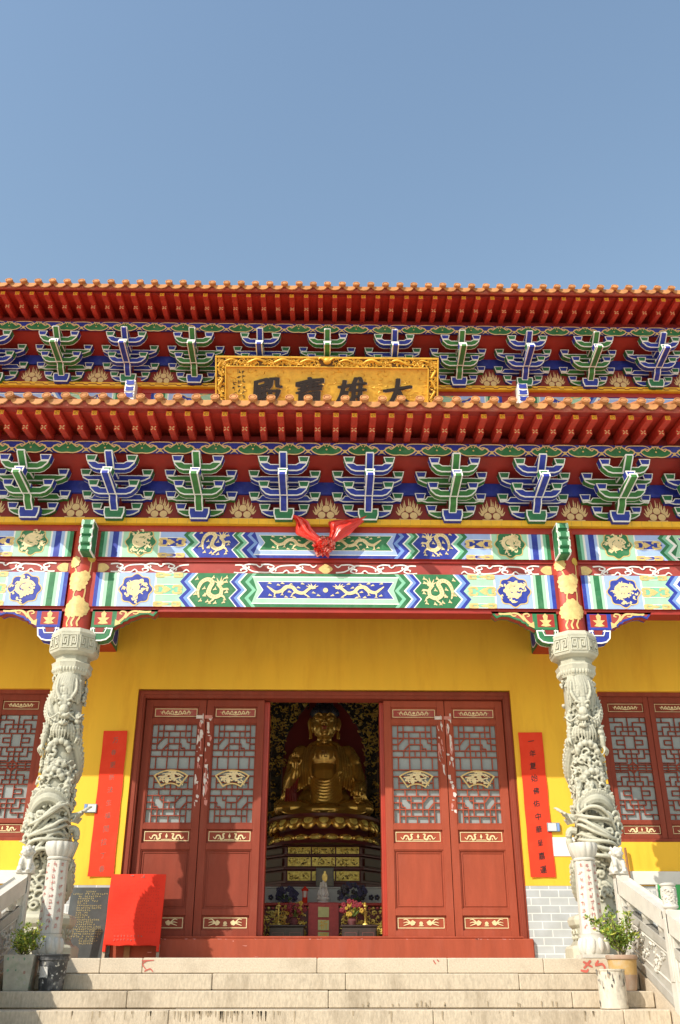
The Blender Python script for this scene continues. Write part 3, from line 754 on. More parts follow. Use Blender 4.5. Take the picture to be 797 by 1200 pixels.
    # openwork arches of cloud half way up
    for zc, aa, rr_ in ((1.98, .12, .105), (1.69, -.05, .1), (1.5, .3, .08)):
        for k in range(19):
            u = math.pi * k / 18; mb.blob(F(aa + rr_ * 5.2 * math.cos(u), .2, zc + rr_ * math.sin(u)), .02 + .008 * (k % 3), C_, 7, 5)
        mb.box(0, 0, 0, 0, 0, 0, C_) if False else None
    mb.tube([F(-.95 + .21 * k, .205, 1.36 + .14 * math.sin(k * .35)) for k in range(10)], [.045, .062, .066, .062, .045], C_, 10, 3)
    for k in range(24): mb.tube([F(-.85 + .075 * k, .24, 1.41 + .14 * math.sin((-.85 + .075 * k + .95) / .21 * .35)), F(-.87 + .075 * k, .26, 1.47 + .14 * math.sin((-.85 + .075 * k + .95) / .21 * .35))], [.013, .004], C_, 5)
    # lower dragon head: sweeping mane and beard in separate locks
    for k in range(26):
        z = 1.37 - .0165 * k; ph = rnd.uniform(0, 6) if k % 3 == 0 else ph + .25; e = .26 + rnd.uniform(-.03, .05); am = .05
        p = []
        for j in range(9 if k % 3 else 7):
            a = 1.05 - .26 * j + rnd.uniform(-.03, .03); bulge = .2 + .105 * math.sin(math.pi * min(1, j / 7.)) * (.7 + .3 * math.sin(k * .8)) + (.05 * (k % 2))
            if j == 8: bulge = e
            p.append(F(a, bulge, z + am * math.sin(ph + j * .9) + .1 * math.sin(j * .55 + .5) - .06 + (.03 if j == 8 else 0)))
        mb.tube(p, [.008, .018, .022, .02, .017, .005], C_, 6, 4)
    for k in range(11):                            # curled ends of the locks
        a = rnd.uniform(-.9, .3); z = rnd.uniform(1.02, 1.34); q = rnd.uniform(.04, .07); t0 = rnd.uniform(0, 6)
        mb.tube([F(a + q / .3 * math.cos(t0 + u) * (1 - u / 9), .275 + .004 * u, z + q * math.sin(t0 + u) * (1 - u / 9)) for u in [w_ * .6 for w_ in range(13)]], [.012, .02, .02, .012], C_, 7)
    mb.blob(F(.5, .22, 1.25), (.09, .09, .075), C_); mb.blob(F(.3, .29, 1.2), (.05, .05, .045), C_)
    for k in (0, 1): mb.blob(F(.42 + .25 * k, .3, 1.29), .02, C_, 7, 5); mb.tube([F(.45 + .25 * k, .28, 1.32), F(.5 + .3 * k, .27, 1.42), F(.4 + .35 * k, .24, 1.49)], [.018, .016, .005], C_, 6, 3)
    mb.tube([F(.9, .22, 1.32), F(1.2, .29, 1.34), F(1.28, .35, 1.37)], [.036, .032, .022], C_, 8, 4)      # raised claw on the door side
    for q in range(4): mb.tube([F(1.28, .33, 1.37), F(1.27 + .13 * (q - 1.5), .375, 1.36 + .022 * q), F(1.3 + .17 * (q - 1.5), .4, 1.35 + .03 * q)], [.02, .017, .007], C_, 6, 3)
    mb.tube([F(1.2, .21, 1.2), F(1.36, .275, 1.2), F(1.4, .285, 1.08), F(1.35, .25, .92)], [.045, .04, .038, .026], C_, 8, 4)
    for q in (-1, 0, 1): mb.tube([F(1.35, .27, .91), F(1.35 + .12 * q, .3, .85), F(1.36 + .14 * q, .28, .79)], [.018, .015, .005], C_, 6, 3)
    for k in range(7): mb.tube([F(1.05 + .07 * k, .27, 1.27), F(1.1 + .07 * k, .32, 1.33)], [.014, .004], C_, 6)
    for k in range(40):                            # waves and scrolls lower down
        a = rnd.uniform(-1.6, 1.6); z = rnd.uniform(.46, .98); q = rnd.uniform(.04, .075)
        mb.tube([F(a + q / .2 * math.cos(u) * (1 - u / 8), .212, z + q * math.sin(u) * (1 - u / 8)) for u in [w_ * .6 for w_ in range(11)]], [.013, .018, .008], C_, 6)
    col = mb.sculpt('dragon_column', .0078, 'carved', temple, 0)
    # capital: octagonal, with fret panels
    mb = MB(); q = .93
    mb.lathe(cx, YC, [(.2 * q, 2.83), (.225 * q, 2.87), (.235 * q, 2.93), (.245 * q, 2.955), (.2 * q, 2.985), (.205 * q, 3.04), (.275 * q, 3.07), (.288 * q, 3.09), (.288 * q, 3.265), (.295 * q, 3.285), (.265 * q, 3.335), (.19 * q, 3.345)], 'carved', 8, OCT)
    for k in range(8):
        a = k * math.pi / 4; mb.T = Matrix.Translation((cx, YC, 0)) @ Matrix.Rotation(a, 4, 'Z')
        y = -.29 * q * math.cos(R(22.5)) ; w = .09
        for x0, x1, z0, z1 in ((-w, w, 3.1, 3.112), (-w, w, 3.243, 3.255), (-w, -w + .012, 3.113, 3.242), (w - .012, w, 3.113, 3.242)): mb.box(x0, x1, y - .008, y + .02, z0, z1, 'carved')
        for sx in (-1, 1):
            for p in ([(sx * .02, 3.125), (sx * .02, 3.225), (sx * .065, 3.225), (sx * .065, 3.15), (sx * .042, 3.15), (sx * .042, 3.19)],):
                for (a0, b0), (a1, b1) in zip(p[:-1], p[1:]): mb.box(min(a0, a1) - .007, max(a0, a1) + .007, y - .01 - .001 * p.index((a0, b0)), y + .02, min(b0, b1) - .007, max(b0, b1) + .007, 'carved')
        for xx in range(-2, 3): mb.blob((xx * .034, -.186, 2.885), (.017, .02, .03), 'carved', 8, 5)
    mb.T = None
    mb.build('capital', col, smooth=30)
    # pedestal
    mb = MB(); mb.lathe(cx, YC, [(.42, .0), (.42, .1), (.4, .12), (.36, .13), (.33, .17), (.33, .28), (.36, .31), (.37, .36), (.35, .39), (.25, .42)], 'carved', 8, OCT)
    for k in range(8):
        mb.T = Matrix.Translation((cx, YC, 0)) @ Matrix.Rotation(k * math.pi / 4, 4, 'Z')
        for x in (-.06, .06): mb.tube([(x + .04 * math.cos(u), -.31, .225 + .04 * math.sin(u)) for u in [i * .7 for i in range(9)]], .014, 'carved', 6)
    mb.T = None; mb.build('pedestal', col, smooth=30, bevel=.008)
    # painted red shaft above, with the gold lotus
    mb = MB(); mb.lathe(cx, YC, [(.172, 3.3), (.17, 4.63)], 'red_column', 40)
    rr = .174
    mb.fn = lambda x, y, z: (cx + (rr - y) * math.sin(x / rr), YC - (rr - y) * math.cos(x / rr), z)
    def petals(u, z, r, n, k=.45, m='gold'):
        N = n * 6; o = .0006 * (r * 100 % 5)
        ring = [(u + r * (.84 + .16 * abs(math.cos(n * .5 * t))) * math.cos(t), -.003 - o, z + r * (.84 + .16 * abs(math.cos(n * .5 * t))) * math.sin(t)) for t in [2 * math.pi * i / N for i in range(N)]]
        mid = [(u + (p[0] - u) * .5, -.003 - o, z + (p[2] - z) * .5) for p in ring]
        mb.add([(u, -.003 - o, z)] + mid + ring, [(0, 1 + i, 1 + (i + 1) % N) for i in range(N)] + [(1 + i, 1 + N + i, 1 + N + (i + 1) % N, 1 + (i + 1) % N) for i in range(N)], m)
    sg = 1
    petals(-.09, 4.16, .075, 9, .42); petals(-.02, 3.9, .115, 10, .42); petals(.05, 3.98, .07, 8); petals(-.06, 3.96, .08, 8)
    petals(-.05, 3.58, .11, 10, .4); petals(.045, 3.58, .1, 10, .4); petals(.0, 3.64, .1, 9, .4); petals(.105, 4.21, .05, 10, .5, 'gold_line'); petals(.075, 3.6, .08, 8)
    def stem(p, w=.016): mb.ribbon(p, w, -.002, 'gold', 4)
    stem([(-.07, 4.08), (-.04, 4.0), (-.02, 3.95)]); stem([(.105, 4.17), (.1, 4.05), (.06, 3.92), (.075, 3.8), (.06, 3.66)]); stem([(-.03, 3.82), (-.05, 3.75), (-.03, 3.66)])
    for x in (-.08, -.02, .04): stem([(x, 3.55), (x + .012, 3.48), (x - .012, 3.42), (x + .002, 3.37)], .02)
    mb.fn = None
    mb.build('painted_shaft', col, smooth=40)
    # stepped beam head in front
    mb = MB(); pf = [(-1.66, 4.61), (-1.66, 4.53), (-1.645, 4.52), (-1.645, 4.51), (-1.675, 4.495), (-1.675, 4.42), (-1.655, 4.41), (-1.655, 4.40), (-1.675, 4.385), (-1.675, 4.31), (-1.65, 4.295), (-1.65, 4.285), (-1.66, 4.27), (-1.65, 4.215), (-1.44, 4.215), (-1.44, 4.61)]
    mb.T = Matrix(((0, 1, 0, cx - s * .06), (1, 0, 0, 0), (0, 0, 1, 0), (0, 0, 0, 1)))
    mb.oprism(pf, -.07, .07, 'green', 'white', .016); mb.T = None
    for z0, z1 in ((4.53, 4.6), (4.42, 4.49), (4.31, 4.38), (4.22, 4.27)):
        for a, b, m in ((-.068, -.035, 'pale_green'), (-.035, .035, 'green'), (.035, .068, 'pale_green')):
            mb.rect(cx - s * .06 + a, cx - s * .06 + b, z0 + .008, z1 - .008, -1.679, m)
    mb.build('beam_head', temple)
    return col
dragon_column(-1); dragon_column(1)
for s in (-1, 1):     # the upper storey's beam heads and posts
    mb = MB(); x = s * 2.93
    mb.lathe(x, .52, [(.17, 7.2), (.17, 8.0)], 'red_column', 24); mb.build('upper_post', temple, smooth=40)
    mb = MB(); 
    for i, z in enumerate((7.84, 7.73, 7.62, 7.51)):
        mb.oprism([(x - .075, z - .1), (x + .075, z - .1), (x + .075, z), (x - .075, z)], .2 - .01 * (i % 2), .4, 'white', 'white', .01)
        mb.flat(catmull([(x - .06, z - .085), (x, z - .092), (x + .06, z - .085), (x + .052, z - .05), (x + .06, z - .015), (x, z - .022), (x - .06, z - .015), (x - .052, z - .05)], 3, True), .186, 'blue')
    mb.build('beam_head', temple)
# ---------------------------------------------------------------- carved corner brackets under the beam
def corner_bracket(s, d, line, line_w):
    # s = which column, d = direction away from it
    x0 = s * XC + d * .175; mb = MB(); X = lambda a: x0 + d * a; yf, yk = -1.4, -1.27
    # block beside the column
    top = 3.6
    mb.oprism([(X(0), top), (X(.255), top), (X(.255), 3.385), (X(0), 3.385)][::-1 if d > 0 else 1], yf, yk, 'red', line, .03)
    t = [(.13, 3.42), (.07, 3.43), (.1, 3.46), (.06, 3.5), (.11, 3.5), (.1, 3.55), (.13, 3.58), (.16, 3.55), (.15, 3.5), (.2, 3.5), (.16, 3.46), (.19, 3.43)]
    mb.flat([(X(a), b) for a, b in t], yf - .003, 'gold')
    # wing
    w = [(.255, top), (.75, top), (.72, 3.555), (.69, 3.52), (.63, 3.545), (.55, 3.54), (.47, 3.505), (.42, 3.49), (.4, 3.465), (.36, 3.455), (.345, 3.43), (.3, 3.415), (.255, 3.385)]
    mb.oprism([(X(a), b) for a, b in w], yf, yk, 'red_panel', line, .022)
    for p in ([(.29, 3.43), (.36, 3.5), (.38, 3.56), (.33, 3.575), (.31, 3.55), (.34, 3.54)], [(.37, 3.5), (.44, 3.57), (.52, 3.575), (.5, 3.545), (.46, 3.55)], [(.52, 3.575), (.6, 3.57), (.66, 3.575), (.63, 3.56)]):
        mb.ribbon([(X(a), b) for a, b in p], [.03, .018, .012], yf - .003, 'gold', 5)
    mb.flat([(X(a), b) for a, b in ((.265, 3.4), (.33, 3.43), (.3, 3.46), (.265, 3.48))], yf - .003, 'gold')
    # cup below
    c = [(0, 3.375), (.25, 3.375), (.235, 3.28), (.19, 3.235), (.13, 3.22), (0, 3.22)]
    mb.oprism([(X(a), b) for a, b in c], yf - .01, yk, line, 'white', .014)
    h = [(.05, 3.375), (.16, 3.375), (.14, 3.32), (.06, 3.32)]
    mb.flat([(X(a), b) for a, b in h], yf - .013, 'red_dark'); mb.ribbon([(X(a), b) for a, b in [(.03, 3.378), (.045, 3.312), (.16, 3.312), (.185, 3.378)]], .013, yf - .016, 'white', 1, False)
    mb.build('corner_bracket', temple)
for s in (-1, 1):
    corner_bracket(s, -s, 'green', 1); corner_bracket(s, s, 'blue', 1)
    # beam running back from the column to the wall
    mb = MB(); xx = s * 2.8
    mb.box(xx - .15, xx + .15, -1.1, 0.02, 3.55, 3.95, 'red'); 
    for f in (-1, 1): mb.box(xx + f * .153 - .003, xx + f * .153 + .003, -1.1, 0.0, 3.56, 3.94, 'green')
    for f in (-1, 1):
        mb.T = Matrix(((0, f, 0, xx), (1, 0, 0, 0), (0, 0, 1, 0), (0, 0, 0, 1)))
        mb.flat(catmull([(-.35, 3.9), (-.08, 3.88), (-.05, 3.7), (-.12, 3.6), (-.35, 3.6)], 4), .158, 'blue'); mb.ribbon([(-.35, 3.9), (-.08, 3.88), (-.05, 3.7), (-.12, 3.6), (-.35, 3.6)], .014, .161, 'white', 5)
        mb.T = None
    mb.build('tie_beam', temple)
# ---------------------------------------------------------------- walls
mb = MB()
def wall_piece(x0, x1, z0, z1, m='yellow'): mb.box(x0, x1, 0, .25, z0, z1, m)
FX, FZ = 2.32, 3.065; WX0, WX1, WZ0, WZ1 = 3.42, 5.9, 1.27, 3.075
wall_piece(-7, 7, FZ + .01, 6.2)
for s in (-1, 1):
    a, b = sorted((s * (FX + .002), s * (WX0 - .002))); wall_piece(a, b, .79, FZ + .01)
    a, b = sorted((s * WX0, s * WX1)); wall_piece(a, b, .79, WZ0)
    a, b = sorted((s * (WX1 + .002), s * 7)); wall_piece(a, b, .79, FZ + .01)
mb.build('yellow_wall', temple)
mb = MB(); mb.box(-7, 7, .2, .3, 6.202, 7.2, 'red_dark'); mb.box(-7, 7, .62, .7, 7., 9.2, 'red_dark'); mb.build('upper_wall', temple)
for s in (-1, 1):
    mb = MB(); a, b = sorted((s * (FX + .002), s * 7)); mb.box(a, b, -.004, .25, 0., .788, 'wainscot'); mb.build('brick_wainscot', temple)
    mb = MB(); a, b = sorted((s * 3.02, s * 7)); mb.cbox(a, b, -.035, .02, .8, .945, 'lime', .006); mb.build('stone_sill', temple)
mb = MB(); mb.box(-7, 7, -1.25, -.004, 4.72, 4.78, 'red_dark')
for i in range(-13, 14): mb.box(i * .5 - .04, i * .5 + .04, -1.22, -.006, 4.62, 4.716, 'red')
mb.build('porch_ceiling', temple)
# ---------------------------------------------------------------- door frame, leaves
mb = MB()
for s in (-1, 1):
    a, b = sorted((s * FX, s * 2.232)); mb.box(a, b, .03, .24, .05, FZ, 'door_red'); a, b = sorted((s * 2.296, s * 2.25)); mb.box(a, b, .018, .03, .05, FZ - .03, 'door_red')
mb.box(-2.232, 2.232, .03, .24, 2.972, FZ, 'door_red'); mb.box(-2.29, 2.29, .015, .03, 3.01, 3.05, 'door_red')
df = mb.build('door_frame', temple, bevel=.005)
mb = MB(); mb.cbox(-2.35, 2.35, -.06, .2, .0, .235, 'door_red_lit', .012); mb.cbox(-2.3, 2.3, .02, .14, .237, .262, 'door_red_lit', .008)
for i in range(34):
    x = random.uniform(-2.2, 2.2); z = random.choice([.232, .232, random.uniform(.02, .22)]); l = random.uniform(.015, .06)
    mb.flat([(x, z), (x + l, z + random.uniform(-.006, .004)), (x + l * .8, z - random.uniform(.003, .008)), (x + l * .2, z - random.uniform(.003, .008))], -.0615, 'scrap_pink')
mb.build('threshold', df)

DOOR_H = [(1, 0, 8, 1, 7)]
def lattice_door(mb, w, z0, z1, y, m):
    cw = w / 8; ch = (z1 - z0) / 15; b = .006; d = .02
    X = lambda c: -w / 2 + c * cw
    Z = lambda r: z1 - r * ch
    def h(r, *segs):
        for a, e in segs: mb.box(X(a) - b, X(e) + b, y, y + d, Z(r) - b, Z(r) + b, m)
    def v(c, *segs):
        for a, e in segs: mb.box(X(c) - b, X(c) + b, y + .001, y + d - .001, Z(e), Z(a), m)
    for r in (2, 4, 5, 7, 8, 10, 11, 13): h(r, (0, 8))
    for r in (1, 14): h(r, (1, 7))
    for r in (3, 12): h(r, (0, 1), (3, 5), (7, 8))
    h(9, (1, 7))
    v(1, (0, 2), (2, 4), (5, 7), (8, 10), (11, 13), (13, 15)); v(7, (0, 2), (2, 4), (5, 7), (8, 10), (11, 13), (13, 15))
    v(2, (0, 2), (4, 5), (10, 11), (13, 15)); v(6, (0, 2), (4, 5), (10, 11), (13, 15)); v(4, (0, 1), (2, 3), (4, 5), (9, 11), (12, 13), (14, 15), (8, 9))
    v(3, (1, 4), (4, 7), (9, 10), (11, 14)); v(5, (1, 4), (4, 7), (9, 10), (11, 14))
    def diag(c0, r0, c1, r1):
        n = 8; p = []
        for i in range(n + 1):
            t = i / n; o = .02 * math.sin(t * math.pi * 3); p.append((X(c0 + (c1 - c0) * t) + o * .5, Z(r0 + (r1 - r0) * t) + o * .5))
        for off in (0,):
            vv = []
            for q in p: vv += [(q[0] - b, q[1] - b), (q[0] + b, q[1] + b)]
            L = [(p[i][0], p[i][1]) for i in range(n + 1)]
            up = [(a - b * .8, c + b * (1 if (c1 - c0) * (r0 - r1) < 0 else -1) * -1) for a, c in L]; dn = [(a + b * .8, c - b * (1 if (c1 - c0) * (r0 - r1) < 0 else -1) * -1) for a, c in L]
            mb.prism(up + dn[::-1], y + .002, y + d - .002, m)
    for f in (0, 1):
        g = (lambda c: c) if f == 0 else (lambda c: 8 - c)
        diag(g(1), 3.1, g(2), 2.1); diag(g(2), 4, g(3), 3); diag(g(2), 11, g(3), 12); diag(g(1), 12, g(2), 13)
def gilt(mb, cx, cz, w, h, y, kind, m='gold_pale'):
    if kind == 0:        # scroll frieze
        for s in (-1, 1):
            for k in (.12, .36, .62):
                mb.ribbon([(cx + s * w * k, cz - h * .3), (cx + s * w * (k + .1), cz + h * .25), (cx + s * w * (k + .2), cz - h * .1), (cx + s * w * (k + .12), cz - h * .28)], [.006, .012, .01, .004], y, m, 4)
            mb.ribbon([(cx, cz - h * .3), (cx + s * w * .4, cz - h * .15), (cx + s * w * .95, cz + .01)], [.012, .008, .003], y - .0006, m, 4)
        mb.disc(cx, cz + h * .05, h * .2, y, m, 8)
    elif kind == 1:      # two dragons and a pearl
        for s in (-1, 1):
            mb.ribbon([(cx + s * w * .95, cz - h * .05), (cx + s * w * .82, cz - h * .3), (cx + s * w * .72, cz + h * .1), (cx + s * w * .56, cz + h * .05), (cx + s * w * .5, cz - h * .35), (cx + s * w * .34, cz - h * .2), (cx + s * w * .38, cz + h * .25), (cx + s * w * .26, cz + h * .3)], [.005, .012, .016, .018, .018, .018, .02, .008], y, m, 4)
            for k in (.42, .62): mb.ribbon([(cx + s * w * k, cz - h * .2), (cx + s * w * (k + .05), cz - h * .42)], [.012, .006], y - .0005, m, 1)
            mb.ribbon([(cx + s * w * .3, cz - h * .4), (cx, cz - h * .38)], .008, y - .0005, m, 1, False)
        mb.flat([(cx, cz - h * .3), (cx + h * .16, cz), (cx, cz + h * .38), (cx - h * .16, cz)], y - .001, m)
    else:                # two birds and a blossom
        for s in (-1, 1):
            mb.flat([(cx + s * w * .28, cz + h * .1), (cx + s * w * .45, cz + h * .35), (cx + s * w * .62, cz - h * .02), (cx + s * w * .5, cz - h * .3), (cx + s * w * .35, cz - h * .2)], y, m)
            for dz in (.35, .0, -.3): mb.ribbon([(cx + s * w * .55, cz), (cx + s * w * .75, cz + h * dz * .9 + .01), (cx + s * w * .93, cz + h * dz)], [.016, .01, .004], y - .0006, m, 3)
        mb.disc(cx, cz - h * .05, h * .24, y, m, 7); mb.ribbon([(cx - w * .12, cz - h * .3), (cx + w * .12, cz - h * .3)], .01, y - .0006, m, 1, False)
def door_leaf(x0, x1, lit, name='door_leaf'):
    w = x1 - x0; cx = (x0 + x1) / 2; m = 'door_red_lit' if lit else 'door_red'
    mb = MB(); y0, y1 = .1, .165; z0, z1 = .264, 2.965; st = .088; a, b = -w / 2 + .004, w / 2 - .004
    for q0, q1 in ((a, a + st), (b - st, b)): mb.box(q0, q1, y0, y1, z0, z1, m)
    rails = [(z0, .325), (.48, .548), (1.19, 1.262), (1.415, 1.478), (2.672, 2.735), (2.88, z1)]
    for r0, r1 in rails: mb.box(a + st, b - st, y0 + .001, y1, r0, r1, m)
    for r0, r1, kind in ((.325, .48, 2), (1.262, 1.415, 1), (2.735, 2.88, 0)):
        mb.box(a + st, b - st, y0 + .026, y1 - .01, r0, r1, m)
        mb.line_rect(a + st + .024, b - st - .024, r0 + .022, r1 - .022, y0 + .022, .008, 'gold_pale')
        if kind == 0: mb.rect(a + st + .032, b - st - .032, r0 + .03, r1 - .03, y0 + .0235, 'red_panel')
        gilt(mb, 0, (r0 + r1) / 2, (w / 2 - st) * .74, (r1 - r0) * .6, y0 + .02, kind)
    # big panel with a raised field and beading
    mb.box(a + st, b - st, y0 + .024, y1 - .01, .548, 1.19, m)
    for i, (u, d) in enumerate(((.0, .008), (.028, .016))):
        x, X, zz, Z = a + st + u, b - st - u, .548 + u, 1.19 - u; t = .012
        for q in ((x, X, zz, zz + t), (x, X, Z - t, Z), (x, x + t, zz + t, Z - t), (X - t, X, zz + t, Z - t)): mb.box(q[0], q[1], y0 + d, y0 + .0245, q[2], q[3], m)
    # bead round the lattice
    t = .014; x, X = a + st, b - st
    for q in ((x, X, 1.478, 1.478 + t), (x, X, 2.672 - t, 2.672), (x, x + t, 1.478 + t, 2.672 - t), (X - t, X, 1.478 + t, 2.672 - t)): mb.box(q[0], q[1], y0 + .008, y1 - .012, q[2], q[3], m)
    leaf = mb.build(name, temple, bevel=.003)
    leaf.location = (cx, 0, 0)
    mb = MB(); lattice_door(mb, w - 2 * st - .034, 1.494, 2.656, y0 + .02, m); mb.build('lattice', leaf)
    mb = MB(); mb.box(a + st + .002, b - st - .002, y0 + .05, y0 + .056, 1.48, 2.67, 'glass'); mb.build('pane', leaf)
    # fan shaped gilt ornament
    mb = MB(); c0 = (0, 1.76); yy = y0 - .004
    fan = lambda r, aa: (c0[0] + r * math.sin(aa), c0[1] + r * math.cos(aa))
    A = [R(-36 + 6 * i) for i in range(13)]; ro, ri = .345, .175
    sh = lambda r: [(fan(r, q)[0], fan(r, q)[1]) for q in A]
    rim = lambda r0, r1: sh(r0) + sh(r1)[::-1]
    mb.prism(rim(ro, ro - .015), yy, yy + .015, 'gold'); mb.prism(rim(ri + .015, ri), yy, yy + .015, 'gold')
    for q in (A[0], A[-1]): mb.ribbon([fan(ri, q), fan(ro, q)], .017, yy - .001, 'gold', 1, False)
    rr = random.Random(3)
    for i in range(28):
        q = rr.uniform(-.55, .55); r = rr.uniform(ri + .03, ro - .03)
        p = [fan(r, q), fan(r + rr.uniform(-.02, .04), q + rr.uniform(-.1, .1)), fan(r + rr.uniform(-.03, .03), q + rr.choice((-.22, .22)))]
        mb.ribbon(p, [.012, .016, .008], yy + .003 - .0004 * (i % 6), 'gold_pale', 4)
    mb.disc(-.045, c0[1] + .22, .028, yy, 'gold_pale', 8, .04); mb.disc(.02, c0[1] + .26, .03, yy, 'gold_pale', 9)
    mb.build('fan_ornament', leaf)
    return leaf
LE = [-2.228, -1.472, -.748, .734, 1.497, 2.262]
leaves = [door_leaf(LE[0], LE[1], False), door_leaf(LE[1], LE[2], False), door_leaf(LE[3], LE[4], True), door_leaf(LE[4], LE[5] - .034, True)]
def scraps(leaf, side, seed, n=26, hi=2.74, lo=1.62):
    rnd = random.Random(seed); mb = MB(); w = (.36 - .044) * side
    for i in range(n):
        z = lo + (hi - lo) * rnd.random() ** .8; x = w + rnd.uniform(-.03, .03); l = rnd.uniform(.01, .075) if rnd.random() < .7 else .13; k = rnd.uniform(.004, .02)
        sl = rnd.uniform(-.3, .3)
        p = [(x - k, z + l / 2), (x + k * rnd.uniform(0, 1), z + l * .5), (x + k + sl * l * .4, z + l * .1), (x + k * .6 - sl * l * .5, z - l / 2), (x - k * .8 - sl * l * .2, z - l * .2)]
        mb.flat(p, .0985 - .0002 * (i % 4), 'scrap_pink' if rnd.random() < .35 else 'scrap')
    mb.rect(w - .06, w + .03, hi - .012, hi + .03, .0978, 'scrap_pink' if seed % 2 else 'scrap')
    mb.build('poster_scrap', leaf)
scraps(leaves[0], 1, 2); scraps(leaves[1], -1, 3, 24); scraps(leaves[2], 1, 4, 18, 2.74, 2.0); scraps(leaves[3], -1, 5, 22, 2.74, 1.5)
# the two middle leaves stand open, folded back into the hall
for s in (-1, 1):
    mb = MB(); x = s * .715
    a, b = sorted((x, x + s * .05))
    mb.box(a + .0, b, .17, .9, .27, 2.96, 'post_red'); a2, b2 = sorted((x - s * .028, x)); mb.box(a2, b2, .17, .25, .27, 2.96, 'post_red')
    mb.build('open_door_leaf', temple, bevel=.003)

# ---------------------------------------------------------------- windows
def lattice_window(mb, w, z0, z1, y, m):
    nc, nr = 7, 22; cw = w / nc; ch = (z1 - z0) / nr; b = .006; d = .02
    X = lambda c: -w / 2 + c * cw; Z = lambda r: z1 - r * ch
    def h(r, a, e): mb.box(X(a) - b, X(e) + b, y, y + d, Z(r) - b, Z(r) + b, m)
    def v(c, a, e): mb.box(X(c) - b, X(c) + b, y + .001, y + d - .001, Z(e), Z(a), m)
    for o in (0, 11):
        f = lambda r: o + r
        for g in (0, 1):
            q = (lambda r: r) if g == 0 else (lambda r: 11 - r)
            H = lambda r, a, e: h(f(q(r)), a, e)
            V = lambda c, a, e: v(c, *sorted((f(q(a)), f(q(e)))))
            for mir in (0, 1):
                mx = (lambda c: c) if mir == 0 else (lambda c: 7 - c)
                HH = lambda r, a, e: H(r, *sorted((mx(a), mx(e))))
                HH(1, 0, 1); V(mx(1), 0, 1); HH(1, 1, 2.5); V(mx(2.5), 1, 2); HH(2, 1, 3.5); V(mx(1), 2, 3); V(mx(2.5), 2, 3); HH(3, 0, 1); HH(3, 2, 3.5)
                V(mx(2), 3, 4); HH(4, 0, 2.5); V(mx(1), 3, 4); V(mx(2.5), 4, 5.5); HH(5, 1, 2.5); V(mx(1), 5, 5.5)
            V(3.5, 0, 1.9); V(3.5, 2, 4)
        h(o + 4, 2.5, 4.5); h(o + 7, 2.5, 4.5)
    h(11, 0, 7); h(10.4, 0, 7); h(11.6, 0, 7)
    for a, e in (((2.4, 11), (3.5, 9.8)), ((3.5, 9.8), (4.6, 11)), ((4.6, 11), (3.5, 12.2)), ((3.5, 12.2), (2.4, 11))):
        mb.tube([(X(a[0]), y + .006, Z(a[1])), (X(e[0]), y + .006, Z(e[1]))], .009, m, 6)
for s in (-1, 1):
    mb = MB(); a, b = sorted((s * WX0, s * WX1)); y0, y1 = .05, .2
    for q in ((a, b, WZ1 - .055, WZ1), (a, b, WZ0, WZ0 + .045), (a, a + .06, WZ0 + .045, WZ1 - .055), (b - .06, b, WZ0 + .045, WZ1 - .055)): mb.box(q[0], q[1], y0, y1, q[2], q[3], 'door_red')
    mb.box(a + .01, b - .01, .13, .145, WZ0 + .02, WZ1 - .02, 'door_red')
    win = mb.build('window', temple, bevel=.004)
    n = 4; lw = (b - a - .12) / n
    proto = None
    for i in range(n):
        cx = a + .06 + lw * (i + .5)
        if proto is not None: dup(proto, None, (cx, 0, 0)); continue
        mb = MB(); q0, q1 = -lw / 2 + .003, lw / 2 - .003; st = .065; ya, yb_ = .07, .12; zb, zt = WZ0 + .047, WZ1 - .057
        mb.box(q0, q0 + st, ya, yb_, zb, zt, 'door_red'); mb.box(q1 - st, q1, ya, yb_, zb, zt, 'door_red')
        for r0, r1 in ((zb, 1.36), (1.475, 1.53), (2.76, 2.82), (2.945, zt)): mb.box(q0 + st, q1 - st, ya + .001, yb_, r0, r1, 'door_red')
        for r0, r1, k in ((1.36, 1.475, 1), (2.82, 2.945, 0)):
            mb.box(q0 + st, q1 - st, ya + .02, yb_, r0, r1, 'door_red'); mb.line_rect(q0 + st + .008, q1 - st - .008, r0 + .012, r1 - .012, ya + .016, .006, 'gold_pale')
            gilt(mb, 0, (r0 + r1) / 2, (lw / 2 - st) * .75, (r1 - r0) * .6, ya + .014, k)
        lf = mb.build('window_leaf', win, bevel=.003); lf.location = (cx, 0, 0)
        m2 = MB(); lattice_window(m2, lw - 2 * st - .012, 1.536, 2.754, ya + .008, 'door_red')
        m2.box(q0 + st, q1 - st, ya + .034, ya + .04, 1.53, 2.76, 'glass')
        m2.build('lattice_pane', lf) if False else None
        o2 = MB(); o2.v, o2.f, o2.mi, o2.mats = m2.v, m2.f, m2.mi, m2.mats
        lm = o2.mesh('lattice')
        # lattice and glass share the leaf as one part (three levels only)
        import bmesh
        bm = bmesh.new(); bm.from_mesh(lf.data); nm = len(lf.data.materials)
        off = {}
        for k2, mt in enumerate(lm.materials):
            names = [q.name for q in lf.data.materials]
            if mt.name in names: off[k2] = names.index(mt.name)
            else: lf.data.materials.append(mt); off[k2] = len(lf.data.materials) - 1
        for p in lm.polygons: p.material_index = off[p.material_index]
        bm.from_mesh(lm); bm.to_mesh(lf.data); bm.free(); lf.data.update(); bpy.data.meshes.remove(lm)
        proto = lf
